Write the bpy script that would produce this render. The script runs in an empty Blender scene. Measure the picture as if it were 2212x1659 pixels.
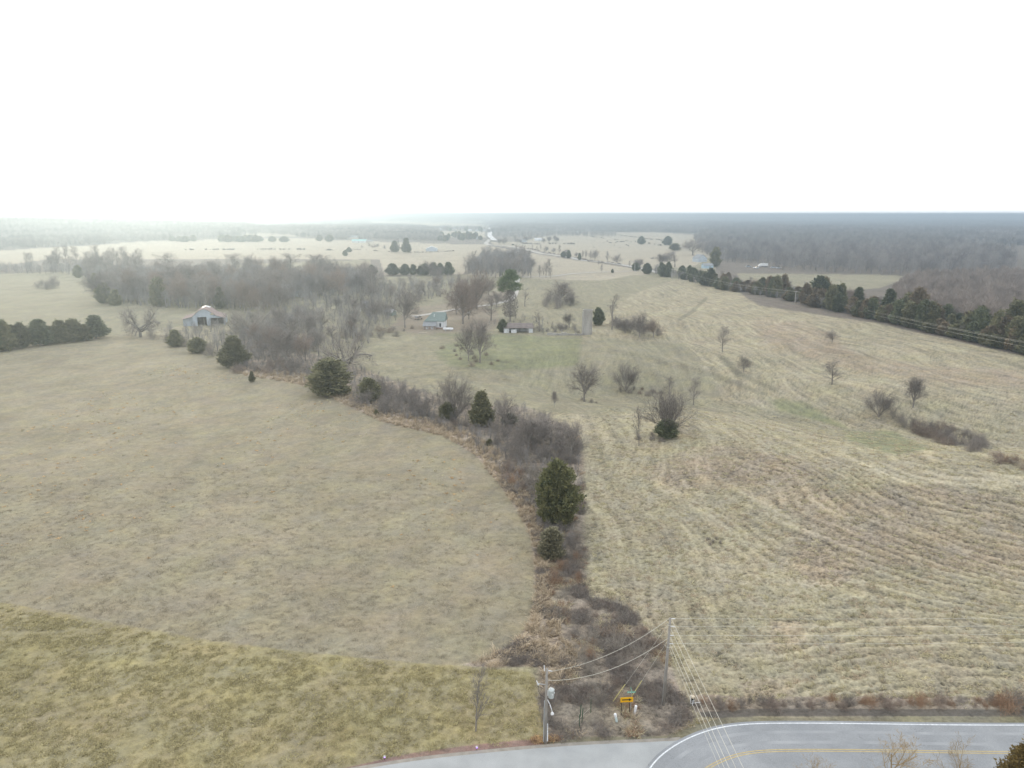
import bpy, math, random
import numpy as np
from mathutils import Vector, Matrix

R = math.radians
scene = bpy.context.scene

# ------------------------------------------------------------------ camera
PF = 1534.0; CX = 1106.0; CY = 829.5; HC = 50.0       # focal length / centre of a 2212 x 1659 frame
PITCH = math.atan(367.0 / PF)
cam_data = bpy.data.cameras.new('camera'); cam = bpy.data.objects.new('camera', cam_data)
scene.collection.objects.link(cam); scene.camera = cam
cam_data.sensor_width = 36.0; cam_data.lens = 36.0 * PF / 2212.0
cam_data.clip_start = 0.5; cam_data.clip_end = 60000
cam.location = (0, 0, HC); cam.rotation_euler = (math.pi / 2 - PITCH, 0, 0)

# ------------------------------------------------------------------ world, sun, exposure
SUN_AZ, SUN_EL = R(-27.0), R(9.0)
world = bpy.data.worlds.new('World'); scene.world = world; world.use_nodes = True
wt = world.node_tree; wt.nodes.clear()
w_out = wt.nodes.new('ShaderNodeOutputWorld'); w_bg = wt.nodes.new('ShaderNodeBackground')
w_sky = wt.nodes.new('ShaderNodeTexSky'); w_sky.sky_type = 'NISHITA'; w_sky.sun_disc = False
w_sky.sun_elevation = SUN_EL; w_sky.sun_rotation = SUN_AZ; w_sky.air_density = 1.2; w_sky.dust_density = 4.0
w_mix = wt.nodes.new('ShaderNodeMix'); w_mix.data_type = 'RGBA'; w_mix.inputs[0].default_value = 0.85
w_mix.inputs[7].default_value = (9.6, 9.9, 10.3, 1)    # the white overcast sheet over the whole sky
wt.links.new(w_sky.outputs[0], w_mix.inputs[6]); wt.links.new(w_mix.outputs[2], w_bg.inputs[0])
w_bg.inputs[1].default_value = 0.1; wt.links.new(w_bg.outputs[0], w_out.inputs[0])
sun_d = bpy.data.lights.new('sun', 'SUN'); sun = bpy.data.objects.new('sun', sun_d); scene.collection.objects.link(sun)
sun_d.energy = 1.12; sun_d.angle = R(14); sun_d.color = (1.0, 0.86, 0.64)
sdir = Vector((math.sin(SUN_AZ) * math.cos(SUN_EL), math.cos(SUN_AZ) * math.cos(SUN_EL), math.sin(SUN_EL)))
sun.rotation_euler = sdir.to_track_quat('Z', 'Y').to_euler(); sun.location = sdir * 200
scene.view_settings.view_transform = 'Standard'; scene.view_settings.look = 'None'
scene.view_settings.gamma = 1.0; scene.view_settings.exposure = 0.78
cy = scene.cycles
cy.max_bounces = 4; cy.diffuse_bounces = 2; cy.glossy_bounces = 2; cy.transmission_bounces = 2; cy.transparent_max_bounces = 4
cy.volume_bounces = 1; cy.use_denoising = True; cy.denoiser = 'OPENIMAGEDENOISE'; cy.sample_clamp_indirect = 6
cy.denoising_input_passes = 'RGB_ALBEDO_NORMAL'
scene.render.engine = 'CYCLES'
try: cy.denoising_prefilter = 'ACCURATE'
except Exception: pass

# ------------------------------------------------------------------ numpy noise
def _hash(ix, iy, s):
    h = (ix * 374761393 + iy * 668265263 + s * 974711) & 0xffffffff
    h = ((h ^ (h >> 13)) * 1274126177) & 0xffffffff
    return ((h ^ (h >> 16)) & 0xffff) / 65535.0
def vnoise(x, y, s=0):
    x = np.asarray(x, float); y = np.asarray(y, float)
    ix = np.floor(x).astype(np.int64); iy = np.floor(y).astype(np.int64)
    fx = x - ix; fy = y - iy; fx = fx * fx * (3 - 2 * fx); fy = fy * fy * (3 - 2 * fy)
    a = _hash(ix, iy, s); b = _hash(ix + 1, iy, s); c = _hash(ix, iy + 1, s); d = _hash(ix + 1, iy + 1, s)
    return (a + (b - a) * fx) * (1 - fy) + (c + (d - c) * fx) * fy
def fbm(x, y, s=0, o=3):
    t = 0; a = 0.5; n = 0
    for k in range(o):
        t = t + a * vnoise(x * 2 ** k, y * 2 ** k, s + k * 17); n += a; a *= 0.5
    return t / n
def sstep(a, b, x):
    t = np.clip((np.asarray(x, float) - a) / (b - a), 0, 1); return t * t * (3 - 2 * t)
def seg_dist(x, y, pts):
    best = np.full(np.shape(x), 1e9)
    for (x0, y0), (x1, y1) in zip(pts[:-1], pts[1:]):
        dx, dy = x1 - x0, y1 - y0
        t = np.clip(((x - x0) * dx + (y - y0) * dy) / (dx * dx + dy * dy), 0, 1)
        best = np.minimum(best, np.hypot(x - x0 - t * dx, y - y0 - t * dy))
    return best

# ------------------------------------------------------------------ the lie of the land
DRAW = [(22, 214), (60, 208), (95, 186), (150, 150), (240, 130)]     # the green draw across the right-hand pasture
GULLIES = [[(44, 345), (75, 300), (95, 262), (105, 235)], [(95, 430), (118, 500)], [(103, 285), (120, 255), (140, 232)], [(60, 250), (85, 232), (110, 222)]]
def H(x, y):
    x = np.asarray(x, float); y = np.asarray(y, float)
    g = sstep(78, 130, y)
    h = g * (fbm(x / 90 + 3.1, y / 90, 5, 2) - 0.5) * 3.0
    h = h - 6.2 * g * np.exp(-(seg_dist(x, y, DRAW) / 23.0) ** 2)
    for k_, pts in enumerate(GULLIES): h = h - g * (1.9 - .2 * k_) * np.exp(-(seg_dist(x, y, pts) / 8.0) ** 2)
    h = h + 5.0 * g * np.exp(-(((x - 95) / 52) ** 2 + ((y - 124) / 24) ** 2)) + 1.6 * g * np.exp(-(((x - 45) / 18) ** 2 + ((y - 150) / 16) ** 2))
    h = h + 5.0 * np.exp(-(((x - 150) / 75) ** 2 + ((y - 330) / 110) ** 2))       # broad shoulder of the pasture
    h = h + g * 1.0 * np.exp(-(seg_dist(x, y, [(20, 250), (60, 300), (60, 420)]) / 22.0) ** 2)
    h = h + sstep(700, 1500, y) * (fbm(x / 900, y / 900 + 7, 9, 2) - 0.5) * 9
    h = h + 29 * np.exp(-(((x + 1500) / 780) ** 2 + ((y - 2050) / 520) ** 2))      # wooded hill far left
    far = sstep(2600, 12500, np.hypot(x, y)); h = h + far * (25 + 10 * fbm(x / 2600 + 5, y / 2600, 13, 2))
    return h
def ray(px, py):
    u = (px - CX) / PF; v = -(py - CY) / PF
    return np.array([u, math.cos(PITCH) + v * math.sin(PITCH), -math.sin(PITCH) + v * math.cos(PITCH)])
def at(px, py):
    """the point of the ground seen at frame position (px, py)"""
    d = ray(px, py); d = d / d[1]
    ys = np.geomspace(25, 14500, 1500)
    gap = HC + d[2] * ys - H(d[0] * ys, ys)
    k = int(np.argmax(gap < 0)) if (gap < 0).any() else len(ys) - 1
    a, b = ys[max(k - 1, 0)], ys[k]
    for _ in range(24):
        m = 0.5 * (a + b)
        if HC + d[2] * m - float(H(d[0] * m, m)) < 0: b = m
        else: a = m
    return Vector((d[0] * b, b, float(H(d[0] * b, b))))
def flat(px, py):
    d = ray(px, py); t = HC / -d[2]; return (d[0] * t, d[1] * t)
def proj(x, y, z):
    dep = y * math.cos(PITCH) - (z - HC) * math.sin(PITCH)
    dep = np.maximum(dep, 1e-3)
    up = y * math.sin(PITCH) + (z - HC) * math.cos(PITCH)
    return CX + PF * x / dep, CY - PF * up / dep
def tall(p, top):
    """height of an upright thing standing at p whose top is seen at row top"""
    d = ray(CX, top); return HC + d[2] / d[1] * p[1] - p[2]
def pxm(p):
    """metres per frame pixel at p"""
    return (p[1] * math.cos(PITCH) - (p[2] - HC) * math.sin(PITCH)) / PF
def inpoly(px, py, poly):
    px = np.asarray(px, float); py = np.asarray(py, float); r = np.zeros(px.shape, bool); n = len(poly)
    for i in range(n):
        x0, y0 = poly[i]; x1, y1 = poly[(i + 1) % n]
        if y0 == y1: continue
        c = ((y0 > py) != (y1 > py)) & (px < (x1 - x0) * (py - y0) / (y1 - y0) + x0)
        r ^= c
    return r

# ------------------------------------------------------------------ object helpers
COL = scene.collection
def tag(o, label=None, cat=None, group=None, kind=None):
    if label: o['label'] = label
    if cat: o['category'] = cat
    if group: o['group'] = group
    if kind: o['kind'] = kind
    return o
def empty(name, loc=(0, 0, 0), rz=0, label=None, cat=None, group=None):
    o = bpy.data.objects.new(name, None); o.location = loc; o.rotation_euler = (0, 0, rz)
    o.empty_display_size = 0.5; COL.objects.link(o); return tag(o, label, cat, group)
def link(name, me, parent=None, loc=None, rz=None):
    o = bpy.data.objects.new(name, me); COL.objects.link(o)
    if parent: o.parent = parent
    if loc is not None: o.location = loc
    if rz is not None: o.rotation_euler = (0, 0, rz)
    return o
def np_mesh(name, verts, faces, mat=None, smooth=False, k=None):
    """faces: (n,3) or (n,4) array, or list of tuples"""
    me = bpy.data.meshes.new(name)
    verts = np.asarray(verts, np.float32)
    if isinstance(faces, list) or (hasattr(faces, 'dtype') and faces.dtype == object):
        me.from_pydata([tuple(map(float, v)) for v in verts], [], [tuple(f) for f in faces])
    else:
        faces = np.asarray(faces, np.int32); n, c = faces.shape
        me.vertices.add(len(verts)); me.vertices.foreach_set('co', verts.ravel())
        me.loops.add(n * c); me.loops.foreach_set('vertex_index', faces.ravel())
        me.polygons.add(n); me.polygons.foreach_set('loop_start', np.arange(0, n * c, c, dtype=np.int32))
    if mat: me.materials.append(mat)
    me.update(calc_edges=True)
    if smooth: me.polygons.foreach_set('use_smooth', np.ones(len(me.polygons), bool))
    return me
class MB:
    def __init__(s): s.v = []; s.f = []
    def add(s, vs, fs):
        o = len(s.v); s.v += [tuple(v) for v in vs]; s.f += [tuple(i + o for i in f) for f in fs]; return s
    def box(s, x0, y0, z0, x1, y1, z1):
        return s.add([(x0, y0, z0), (x1, y0, z0), (x1, y1, z0), (x0, y1, z0), (x0, y0, z1), (x1, y0, z1), (x1, y1, z1), (x0, y1, z1)],
                     [(0, 3, 2, 1), (4, 5, 6, 7), (0, 1, 5, 4), (1, 2, 6, 5), (2, 3, 7, 6), (3, 0, 4, 7)])
    def tube(s, p0, p1, r0, r1=None, n=8, cap=True):
        r1 = r0 if r1 is None else r1
        p0, p1 = Vector(p0), Vector(p1); d = (p1 - p0).normalized()
        a = d.orthogonal().normalized(); b = d.cross(a)
        vs = [p + (a * math.cos(t) + b * math.sin(t)) * r for p, r in ((p0, r0), (p1, r1)) for t in [2 * math.pi * k / n for k in range(n)]]
        fs = [(k, (k + 1) % n, n + (k + 1) % n, n + k) for k in range(n)]
        if cap: fs += [tuple(range(n - 1, -1, -1)), tuple(range(n, 2 * n))]
        return s.add(vs, fs)
    def path(s, pts, r, n=6):
        for a, b in zip(pts[:-1], pts[1:]): s.tube(a, b, r, r, n, True)
        return s
    def lathe(s, c, prof, n=16):
        o = len(s.v)
        for r, z in prof:
            for k in range(n):
                t = 2 * math.pi * k / n; s.v.append((c[0] + r * math.cos(t), c[1] + r * math.sin(t), c[2] + z))
        for i in range(len(prof) - 1):
            for k in range(n):
                s.f.append((o + i * n + k, o + i * n + (k + 1) % n, o + (i + 1) * n + (k + 1) % n, o + (i + 1) * n + k))
        return s
    def prism(s, prof, y0, y1):
        """profile of (x, z) points, drawn out along y"""
        n = len(prof); vs = [(x, y0, z) for x, z in prof] + [(x, y1, z) for x, z in prof]
        return s.add(vs, [tuple(range(n)), tuple(range(2 * n - 1, n - 1, -1))] + [(k, n + k, n + (k + 1) % n, (k + 1) % n) for k in range(n)])
    def ball(s, c, rx, ry, rz, n=10, m=6):
        vs = []; fs = []
        for i in range(m + 1):
            t = math.pi * i / m
            for k in range(n):
                u = 2 * math.pi * k / n; vs.append((c[0] + rx * math.sin(t) * math.cos(u), c[1] + ry * math.sin(t) * math.sin(u), c[2] + rz * math.cos(t)))
        for i in range(m):
            for k in range(n): fs.append((i * n + k, i * n + (k + 1) % n, (i + 1) * n + (k + 1) % n, (i + 1) * n + k))
        return s.add(vs, fs)
    def mesh(s, name, mat, smooth=False):
        me = bpy.data.meshes.new(name); me.from_pydata(s.v, [], s.f); me.materials.append(mat); me.update()
        if smooth: me.polygons.foreach_set('use_smooth', np.ones(len(me.polygons), bool))
        return me
    def build(s, name, mat, parent=None, smooth=False):
        return link(name, s.mesh(name, mat, smooth), parent)

# ------------------------------------------------------------------ materials
def mat(name, c0, c1=None, scale=1.0, detail=4, rough=0.9, rnd=0.0, bump=0.0, bscale=None, spec=0.2, coord='Object', lo=0.3, hi=0.7, stretch=None, metal=0.0):
    m = bpy.data.materials.new(name); m.use_nodes = True; t = m.node_tree; b = t.nodes['Principled BSDF']
    b.inputs['Roughness'].default_value = rough; b.inputs['Metallic'].default_value = metal
    b.inputs['Specular IOR Level'].default_value = spec
    tc = t.nodes.new('ShaderNodeTexCoord'); src = tc.outputs[coord]
    if stretch:
        mp = t.nodes.new('ShaderNodeMapping'); mp.inputs['Scale'].default_value = stretch; t.links.new(src, mp.inputs[0]); src = mp.outputs[0]
    nz = t.nodes.new('ShaderNodeTexNoise'); nz.inputs['Scale'].default_value = scale; nz.inputs['Detail'].default_value = detail
    t.links.new(src, nz.inputs['Vector'])
    rp = t.nodes.new('ShaderNodeValToRGB'); rp.color_ramp.elements[0].position = lo; rp.color_ramp.elements[1].position = hi
    rp.color_ramp.elements[0].color = (*c0, 1); rp.color_ramp.elements[1].color = (*(c1 or c0), 1)
    t.links.new(nz.outputs[0], rp.inputs[0]); out = rp.outputs[0]
    if rnd:
        oi = t.nodes.new('ShaderNodeObjectInfo'); mr = t.nodes.new('ShaderNodeMapRange')
        mr.inputs[3].default_value = 1 - rnd; mr.inputs[4].default_value = 1 + rnd; t.links.new(oi.outputs['Random'], mr.inputs[0])
        hs = t.nodes.new('ShaderNodeHueSaturation'); t.links.new(mr.outputs[0], hs.inputs['Value']); t.links.new(out, hs.inputs['Color']); out = hs.outputs[0]
    t.links.new(out, b.inputs['Base Color'])
    if bump:
        n2 = t.nodes.new('ShaderNodeTexNoise'); n2.inputs['Scale'].default_value = bscale or scale * 4; n2.inputs['Detail'].default_value = 4
        t.links.new(src, n2.inputs['Vector']); bp = t.nodes.new('ShaderNodeBump'); bp.inputs['Strength'].default_value = bump; bp.inputs['Distance'].default_value = 0.05
        t.links.new(n2.outputs[0], bp.inputs['Height']); t.links.new(bp.outputs[0], b.inputs['Normal'])
    return m
M = {}
M['bark'] = mat('grey_bark', (.19, .17, .15), (.31, .285, .255), 3, rnd=.22)
M['twig'] = mat('grey_twigs', (.175, .155, .14), (.27, .24, .215), .5, rnd=.25)
M['twig_red'] = mat('reddish_twigs', (.215, .17, .14), (.30, .24, .20), .5, rnd=.2)
M['twig_rust'] = mat('rust_brown_stems', (.27, .17, .11), (.38, .26, .17), .8, rnd=.2)
M['twig_pale'] = mat('pale_twigs', (.24, .21, .18), (.36, .33, .28), .8, rnd=.15)
M['twig_dark'] = mat('dark_brush', (.19, .168, .152), (.29, .258, .232), .6, rnd=.2)
M['twig_gold'] = mat('golden_twigs', (.27, .20, .11), (.36, .28, .17), .8, rnd=.1)
M['cedar'] = mat('cedar_green', (.08, .096, .058), (.19, .20, .11), .9, rnd=.25)
M['cedar_olive'] = mat('cedar_olive', (.12, .12, .064), (.25, .235, .13), .9, rnd=.22)
M['cedar_bronze'] = mat('cedar_bronze', (.15, .12, .075), (.26, .20, .125), .9, rnd=.25)
M['pine'] = mat('pine_green', (.07, .11, .045), (.17, .21, .10), .6)
M['dry'] = mat('dry_grass', (.40, .32, .225), (.56, .46, .33), 1.5, rnd=.25)
M['straw'] = mat('straw_grass', (.42, .375, .235), (.58, .52, .34), 1.5, rnd=.28)
M['orange'] = mat('orange_sedge', (.55, .36, .18), (.68, .48, .26), 1.5, rnd=.2)
M['white'] = mat('white_paint', (.70, .71, .72), (.80, .80, .80), 2, rough=.6)
M['wood'] = mat('weathered_pole_wood', (.22, .20, .175), (.36, .34, .31), 3, stretch=(6, 6, .4), bump=.4)
M['metal'] = mat('galvanised_metal', (.42, .44, .46), (.52, .54, .55), 5, rough=.45, metal=.4)
M['dark'] = mat('dark_opening', (.02, .02, .02), (.035, .033, .03), 2)
M['glass'] = mat('window_glass', (.04, .05, .06), (.07, .08, .09), 1, rough=.15, spec=.6)
M['wire'] = mat('pale_wire', (.55, .53, .46), (.66, .64, .56), 1, rough=.5)

# ------------------------------------------------------------------ ground sheet
def wpts(pts): return [flat(*p) for p in pts]
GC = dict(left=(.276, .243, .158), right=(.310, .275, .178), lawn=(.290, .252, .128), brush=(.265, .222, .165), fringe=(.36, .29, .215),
          wood=(.17, .145, .115), pale=(.36, .315, .225), green=(.215, .218, .122), pasture=(.262, .240, .155), red=(.300, .250, .168), crease_shade=(.225, .205, .135), brow=(.36, .32, .215),
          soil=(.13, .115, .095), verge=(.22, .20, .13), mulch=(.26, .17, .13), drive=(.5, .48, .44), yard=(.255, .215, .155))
LEFT_EDGE = [(500, 790), (522, 806), (600, 818), (672, 832), (745, 868), (830, 908), (960, 938), (1030, 978), (1082, 1042), (1128, 1105),
             (1152, 1160), (1162, 1225), (1162, 1290), (1146, 1350), (1112, 1392), (1045, 1424), (1000, 1437)]
RIGHT_EDGE = [(1500, 1552), (1470, 1500), (1440, 1400), (1350, 1310), (1268, 1290), (1262, 1150), (1262, 1010), (1250, 935), (1140, 880),
              (1000, 872), (880, 832), (780, 795), (690, 768), (600, 740), (520, 730)]
ZONES = [  # later ones lie over earlier ones; (polygon, colour, tuft roughness, wobble)
    ([(-9999, 1700), (-9999, 700), (250, 700), (560, 700), (1010, 760), (1500, 590), (9999, 590), (9999, 9999), (-9999, 9999)], 'right', 1.0, 4),
    ([(-9999, 600), (0, 594), (85, 596), (160, 608), (222, 612), (209, 657), (290, 665), (400, 672), (420, 700), (350, 712), (230, 725), (-9999, 800)], 'pasture', .35, 2),
    ([(800, 598), (1060, 590), (1200, 590), (1420, 584), (1290, 700), (1250, 730), (1480, 740), (1560, 860), (1300, 900), (900, 860), (600, 760), (480, 700), (620, 650)], 'pasture', .6, 6),
    ([(850, 720), (1060, 722), (1260, 730), (1240, 790), (1100, 800), (940, 790), (830, 770)], 'green', .6, 8),
    ([(640, 740), (860, 716), (1000, 730), (940, 760), (980, 800), (820, 830), (700, 790)], 'pasture', .6, 8),
    ([(880, 665), (1000, 655), (1070, 670), (1080, 700), (1060, 716), (900, 722), (840, 710)], 'yard', .4, 5),
    ([(960, 640), (1100, 630), (1110, 650), (990, 672)], 'yard', .4, 5),
    ([(-9999, 760), (0, 753), (110, 740), (235, 728), (330, 722), (400, 740), (500, 790), (520, 805)] + LEFT_EDGE[2:] + [(1000, 1437), (-9999, 1900)], 'left', .45, 2),
    (LEFT_EDGE + [(1165, 1440), (1172, 1545), (1190, 1606), (1440, 1600), (1480, 1580)] + RIGHT_EDGE, 'brush', 1.1, 6),
    ([(x - 3, y + 3) for x, y in LEFT_EDGE] + [(1165, 1440), (1200, 1500), (1150, 1545), (1250, 1420), (1210, 1380), (1190, 1300), (1178, 1200), (1160, 1130), (1130, 1060), (1100, 1010),
      (1050, 962), (980, 925), (860, 895), (760, 855), (680, 818), (560, 800)], 'fringe', 1.3, 4),
    ([(-9999, 900), (0, 1303), (240, 1345), (450, 1383), (700, 1412), (900, 1432), (1010, 1440), (1150, 1450), (1172, 1545), (1186, 1606), (960, 1630), (800, 1655), (500, 1700), (-500, 1850), (-9999, 3000)], 'lawn', .5, 6),
    ([(1186, 1590), (1440, 1590), (1500, 1560), (1560, 1548), (2300, 1548), (9999, 1560), (9999, 9999), (-9999, 9999), (400, 1715), (800, 1654), (1000, 1626)], 'verge', .6, 3),
    ([(700, 1668), (860, 1632), (960, 1616), (1170, 1594), (1180, 1612), (960, 1634), (800, 1657), (680, 1678)], 'mulch', .6, 2),
    ([(1500, 1532), (1640, 1528), (2212, 1532), (2900, 1540), (2900, 1552), (2212, 1548), (1640, 1546), (1520, 1552)], 'soil', .5, 3),
    ([(1490, 1500), (1640, 1505), (2212, 1508), (2900, 1510), (2900, 1534), (2212, 1534), (1640, 1530), (1500, 1540)], 'brush', 1.0, 3),
    ([(1655, 862), (1730, 868), (1790, 900), (1830, 925), (1760, 925), (1700, 905)], 'green', .7, 10),
    ([(1290, 878), (1500, 868), (1660, 880), (1860, 935), (1850, 960), (1650, 905), (1480, 888), (1300, 892)], 'pasture', .9, 12),
    ([(1820, 930), (1930, 935), (2010, 970), (1930, 985), (1830, 955)], 'green', .8, 10),
    ([(1380, 1010), (1520, 960), (1700, 990), (1790, 1060), (1700, 1120), (1560, 1060), (1430, 1060)], 'red', 1.2, 22),
    ([(1740, 1080), (1960, 1050), (2212, 1080), (2400, 1200), (2212, 1260), (1900, 1230), (1730, 1270), (1680, 1180)], 'red', 1.2, 28),
    ([(1620, 690), (1760, 700), (1850, 760), (1960, 790), (2212, 800), (2300, 850), (2000, 830), (1800, 790), (1650, 740)], 'red', .9, 18),
    ([(1300, 752), (1400, 765), (1530, 800), (1660, 850), (1660, 858), (1520, 812), (1390, 775), (1295, 760)], 'crease_shade', .8, 4),  # three thin gully bands painted darker, standing in for shade in the folds
    ([(1462, 690), (1495, 668), (1525, 640), (1530, 644), (1500, 674), (1468, 694)], 'crease_shade', .8, 2),
    ([(1560, 765), (1600, 805), (1680, 840), (1676, 848), (1590, 812), (1552, 772)], 'crease_shade', .8, 4),
    ([(1840, 1002), (1950, 998), (2212, 1030), (2600, 1080), (2600, 1130), (2212, 1062), (1900, 1040)], 'brow', .9, 10),
    ([(1650, 1340), (1720, 1335), (1730, 1400), (1660, 1400)], 'red', 1.2, 16),
    ([(1600, 1470), (1700, 1460), (1720, 1500), (1610, 1510)], 'red', 1.2, 12),
    ([(1545, 470), (1548, 600), (1640, 660), (1900, 700), (2212, 770), (2900, 900), (9999, 900), (9999, 400)], 'wood', .6, 2),
    ([(1590, 588), (1758, 586), (1968, 597), (1930, 612), (1900, 622), (1833, 628), (1700, 620), (1600, 605)], 'pasture', .4, 1.5),
    ([(1560, 560), (1690, 568), (1695, 580), (1560, 578)], 'pasture', .4, 1.5),
    ([(2080, 535), (2300, 530), (2300, 590), (2180, 590), (2150, 560)], 'pale', .4, 2),
    # far middle distance
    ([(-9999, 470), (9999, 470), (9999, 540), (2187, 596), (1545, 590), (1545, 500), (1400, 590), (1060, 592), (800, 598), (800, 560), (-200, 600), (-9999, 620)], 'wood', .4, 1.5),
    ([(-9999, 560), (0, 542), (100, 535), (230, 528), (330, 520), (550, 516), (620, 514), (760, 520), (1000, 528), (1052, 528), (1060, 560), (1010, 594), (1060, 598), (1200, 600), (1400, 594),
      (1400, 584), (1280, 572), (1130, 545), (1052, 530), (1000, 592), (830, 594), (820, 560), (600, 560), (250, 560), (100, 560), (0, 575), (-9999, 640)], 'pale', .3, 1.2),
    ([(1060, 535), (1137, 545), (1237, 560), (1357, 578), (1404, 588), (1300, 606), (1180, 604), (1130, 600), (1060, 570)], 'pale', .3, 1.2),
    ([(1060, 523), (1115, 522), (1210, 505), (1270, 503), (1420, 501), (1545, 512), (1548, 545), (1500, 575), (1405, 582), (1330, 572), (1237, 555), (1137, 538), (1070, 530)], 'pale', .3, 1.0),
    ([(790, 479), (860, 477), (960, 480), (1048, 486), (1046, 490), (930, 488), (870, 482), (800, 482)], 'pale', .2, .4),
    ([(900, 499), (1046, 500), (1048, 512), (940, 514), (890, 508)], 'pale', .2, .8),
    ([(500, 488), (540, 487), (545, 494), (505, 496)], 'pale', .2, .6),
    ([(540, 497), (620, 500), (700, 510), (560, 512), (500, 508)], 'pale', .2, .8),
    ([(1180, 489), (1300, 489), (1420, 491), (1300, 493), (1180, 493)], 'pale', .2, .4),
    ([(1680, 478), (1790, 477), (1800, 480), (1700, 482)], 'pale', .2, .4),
]
HEDGE_X = [(16.5, 62), (15, 75), (13.5, 95), (12, 115), (12, 135), (13, 160), (10, 195), (2, 215)]
def zone_paint(x, y, z):
    n = len(x); front = y > 25; px, py = proj(x, np.maximum(y, 25), z); dist = np.maximum(y, 25)
    k = np.where(dist > 400, 400 / dist, 1.0); acc = np.zeros((n, 4))
    for j in range(4):      # four differently wandering outlines, averaged: ragged, feathered edges
        w1 = (fbm(x / 5, y / 5, 31 + j, 3) - .5) * 1.4 + (fbm(x / 45, y / 45, 33 + j * 5, 3) - .5) * 3; w2 = (fbm(x / 5 + 40, y / 5, 37 + j, 3) - .5) * 1.4 + (fbm(x / 30, y / 30, 39 + j * 5, 3) - .5) * 2
        col = np.where((y < 95)[:, None], np.array(GC['lawn'] + (.6,)), np.array(GC['pasture'] + (.6,)))
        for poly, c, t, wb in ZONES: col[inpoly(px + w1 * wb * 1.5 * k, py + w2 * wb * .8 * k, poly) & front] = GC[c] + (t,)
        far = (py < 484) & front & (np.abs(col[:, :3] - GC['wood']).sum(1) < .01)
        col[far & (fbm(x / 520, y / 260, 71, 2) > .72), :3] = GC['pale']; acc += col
    acc /= 4; return acc[:, :3], acc[:, 3]
def ground_sheet():
    vrow = np.concatenate([np.linspace(464.2, 470, 14), np.arange(471, 500, 1.0), np.arange(500, 900, 1.9), np.arange(900, 1720, 1.35)])
    ys = np.array([flat(CX, v)[1] for v in vrow])[::-1]; ys[-1] = 16000
    ys = np.concatenate([[-600, -300, -150, -60, -20, 0, 15, 25, 32, 38, 43, 46, 48.5], ys[ys > 50]])
    us = np.concatenate([[-6, -3.5, -2.2, -1.6, -1.2, -1.0, -.9], np.linspace(-.82, .82, 1000), [.9, 1.0, 1.2, 1.6, 2.2, 3.5, 6]])
    w = np.maximum(ys + 12, 50)
    X = us[None, :] * w[:, None]; Y = np.repeat(ys[:, None], len(us), 1)
    x = X.ravel(); y = Y.ravel(); z = H(x, y)
    col, tf = zone_paint(x, y, z)
    # tussocks: real relief fading with distance; its height also shades the ground colour
    hx = np.interp(y, [p[1] for p in HEDGE_X], [p[0] for p in HEDGE_X])
    a = np.maximum(y - 64, .1); b = np.maximum(x - hx, .1)
    row = (a ** -2 + (b * .8) ** -2) ** -.5 + (fbm(x / 25, y / 25, 3, 2) - .5) * 9
    isr = x > hx
    near = (1 - sstep(150, 330, y)) * sstep(44, 52, y)
    lump = 1 - np.abs(2 * fbm(x / .62, y / .5, 51, 2) - 1) * 2.4
    rr_ = row + 1.3 * fbm(x / 6, y / 6, 57, 2) + .35 * vnoise(x / 1.4, y / 1.4, 58); rw = np.sin(2 * np.pi * rr_ / 1.25) * (.05 + .95 * fbm(x / 9, y / 5, 59, 2)) + .6 * (fbm(row / 1.9, x / 11, 53, 2) - .5)
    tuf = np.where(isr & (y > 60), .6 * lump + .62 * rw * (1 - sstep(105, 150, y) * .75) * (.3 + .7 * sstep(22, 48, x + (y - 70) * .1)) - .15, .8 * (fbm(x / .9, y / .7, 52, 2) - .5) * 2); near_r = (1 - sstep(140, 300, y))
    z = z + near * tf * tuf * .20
    road = road_mask(x, y)
    z = np.where(road > 0, np.minimum(z, 0) * (1 - road) - .06 * road, z)
    n0, n1 = len(ys), len(us)
    idx = np.arange(n0 * n1).reshape(n0, n1)
    f = np.stack([idx[:-1, :-1], idx[:-1, 1:], idx[1:, 1:], idx[1:, :-1]], -1).reshape(-1, 4)
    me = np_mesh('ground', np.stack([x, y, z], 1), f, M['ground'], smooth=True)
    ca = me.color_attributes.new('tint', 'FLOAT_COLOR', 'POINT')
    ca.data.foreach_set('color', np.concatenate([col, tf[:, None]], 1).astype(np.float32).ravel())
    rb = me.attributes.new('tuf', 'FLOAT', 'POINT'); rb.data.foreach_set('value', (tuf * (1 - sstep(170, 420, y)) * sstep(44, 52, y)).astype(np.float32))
    ra = me.attributes.new('row', 'FLOAT', 'POINT'); ra.data.foreach_set('value', row.astype(np.float32))
    o = link('ground', me); tag(o, kind='structure'); return o
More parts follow.
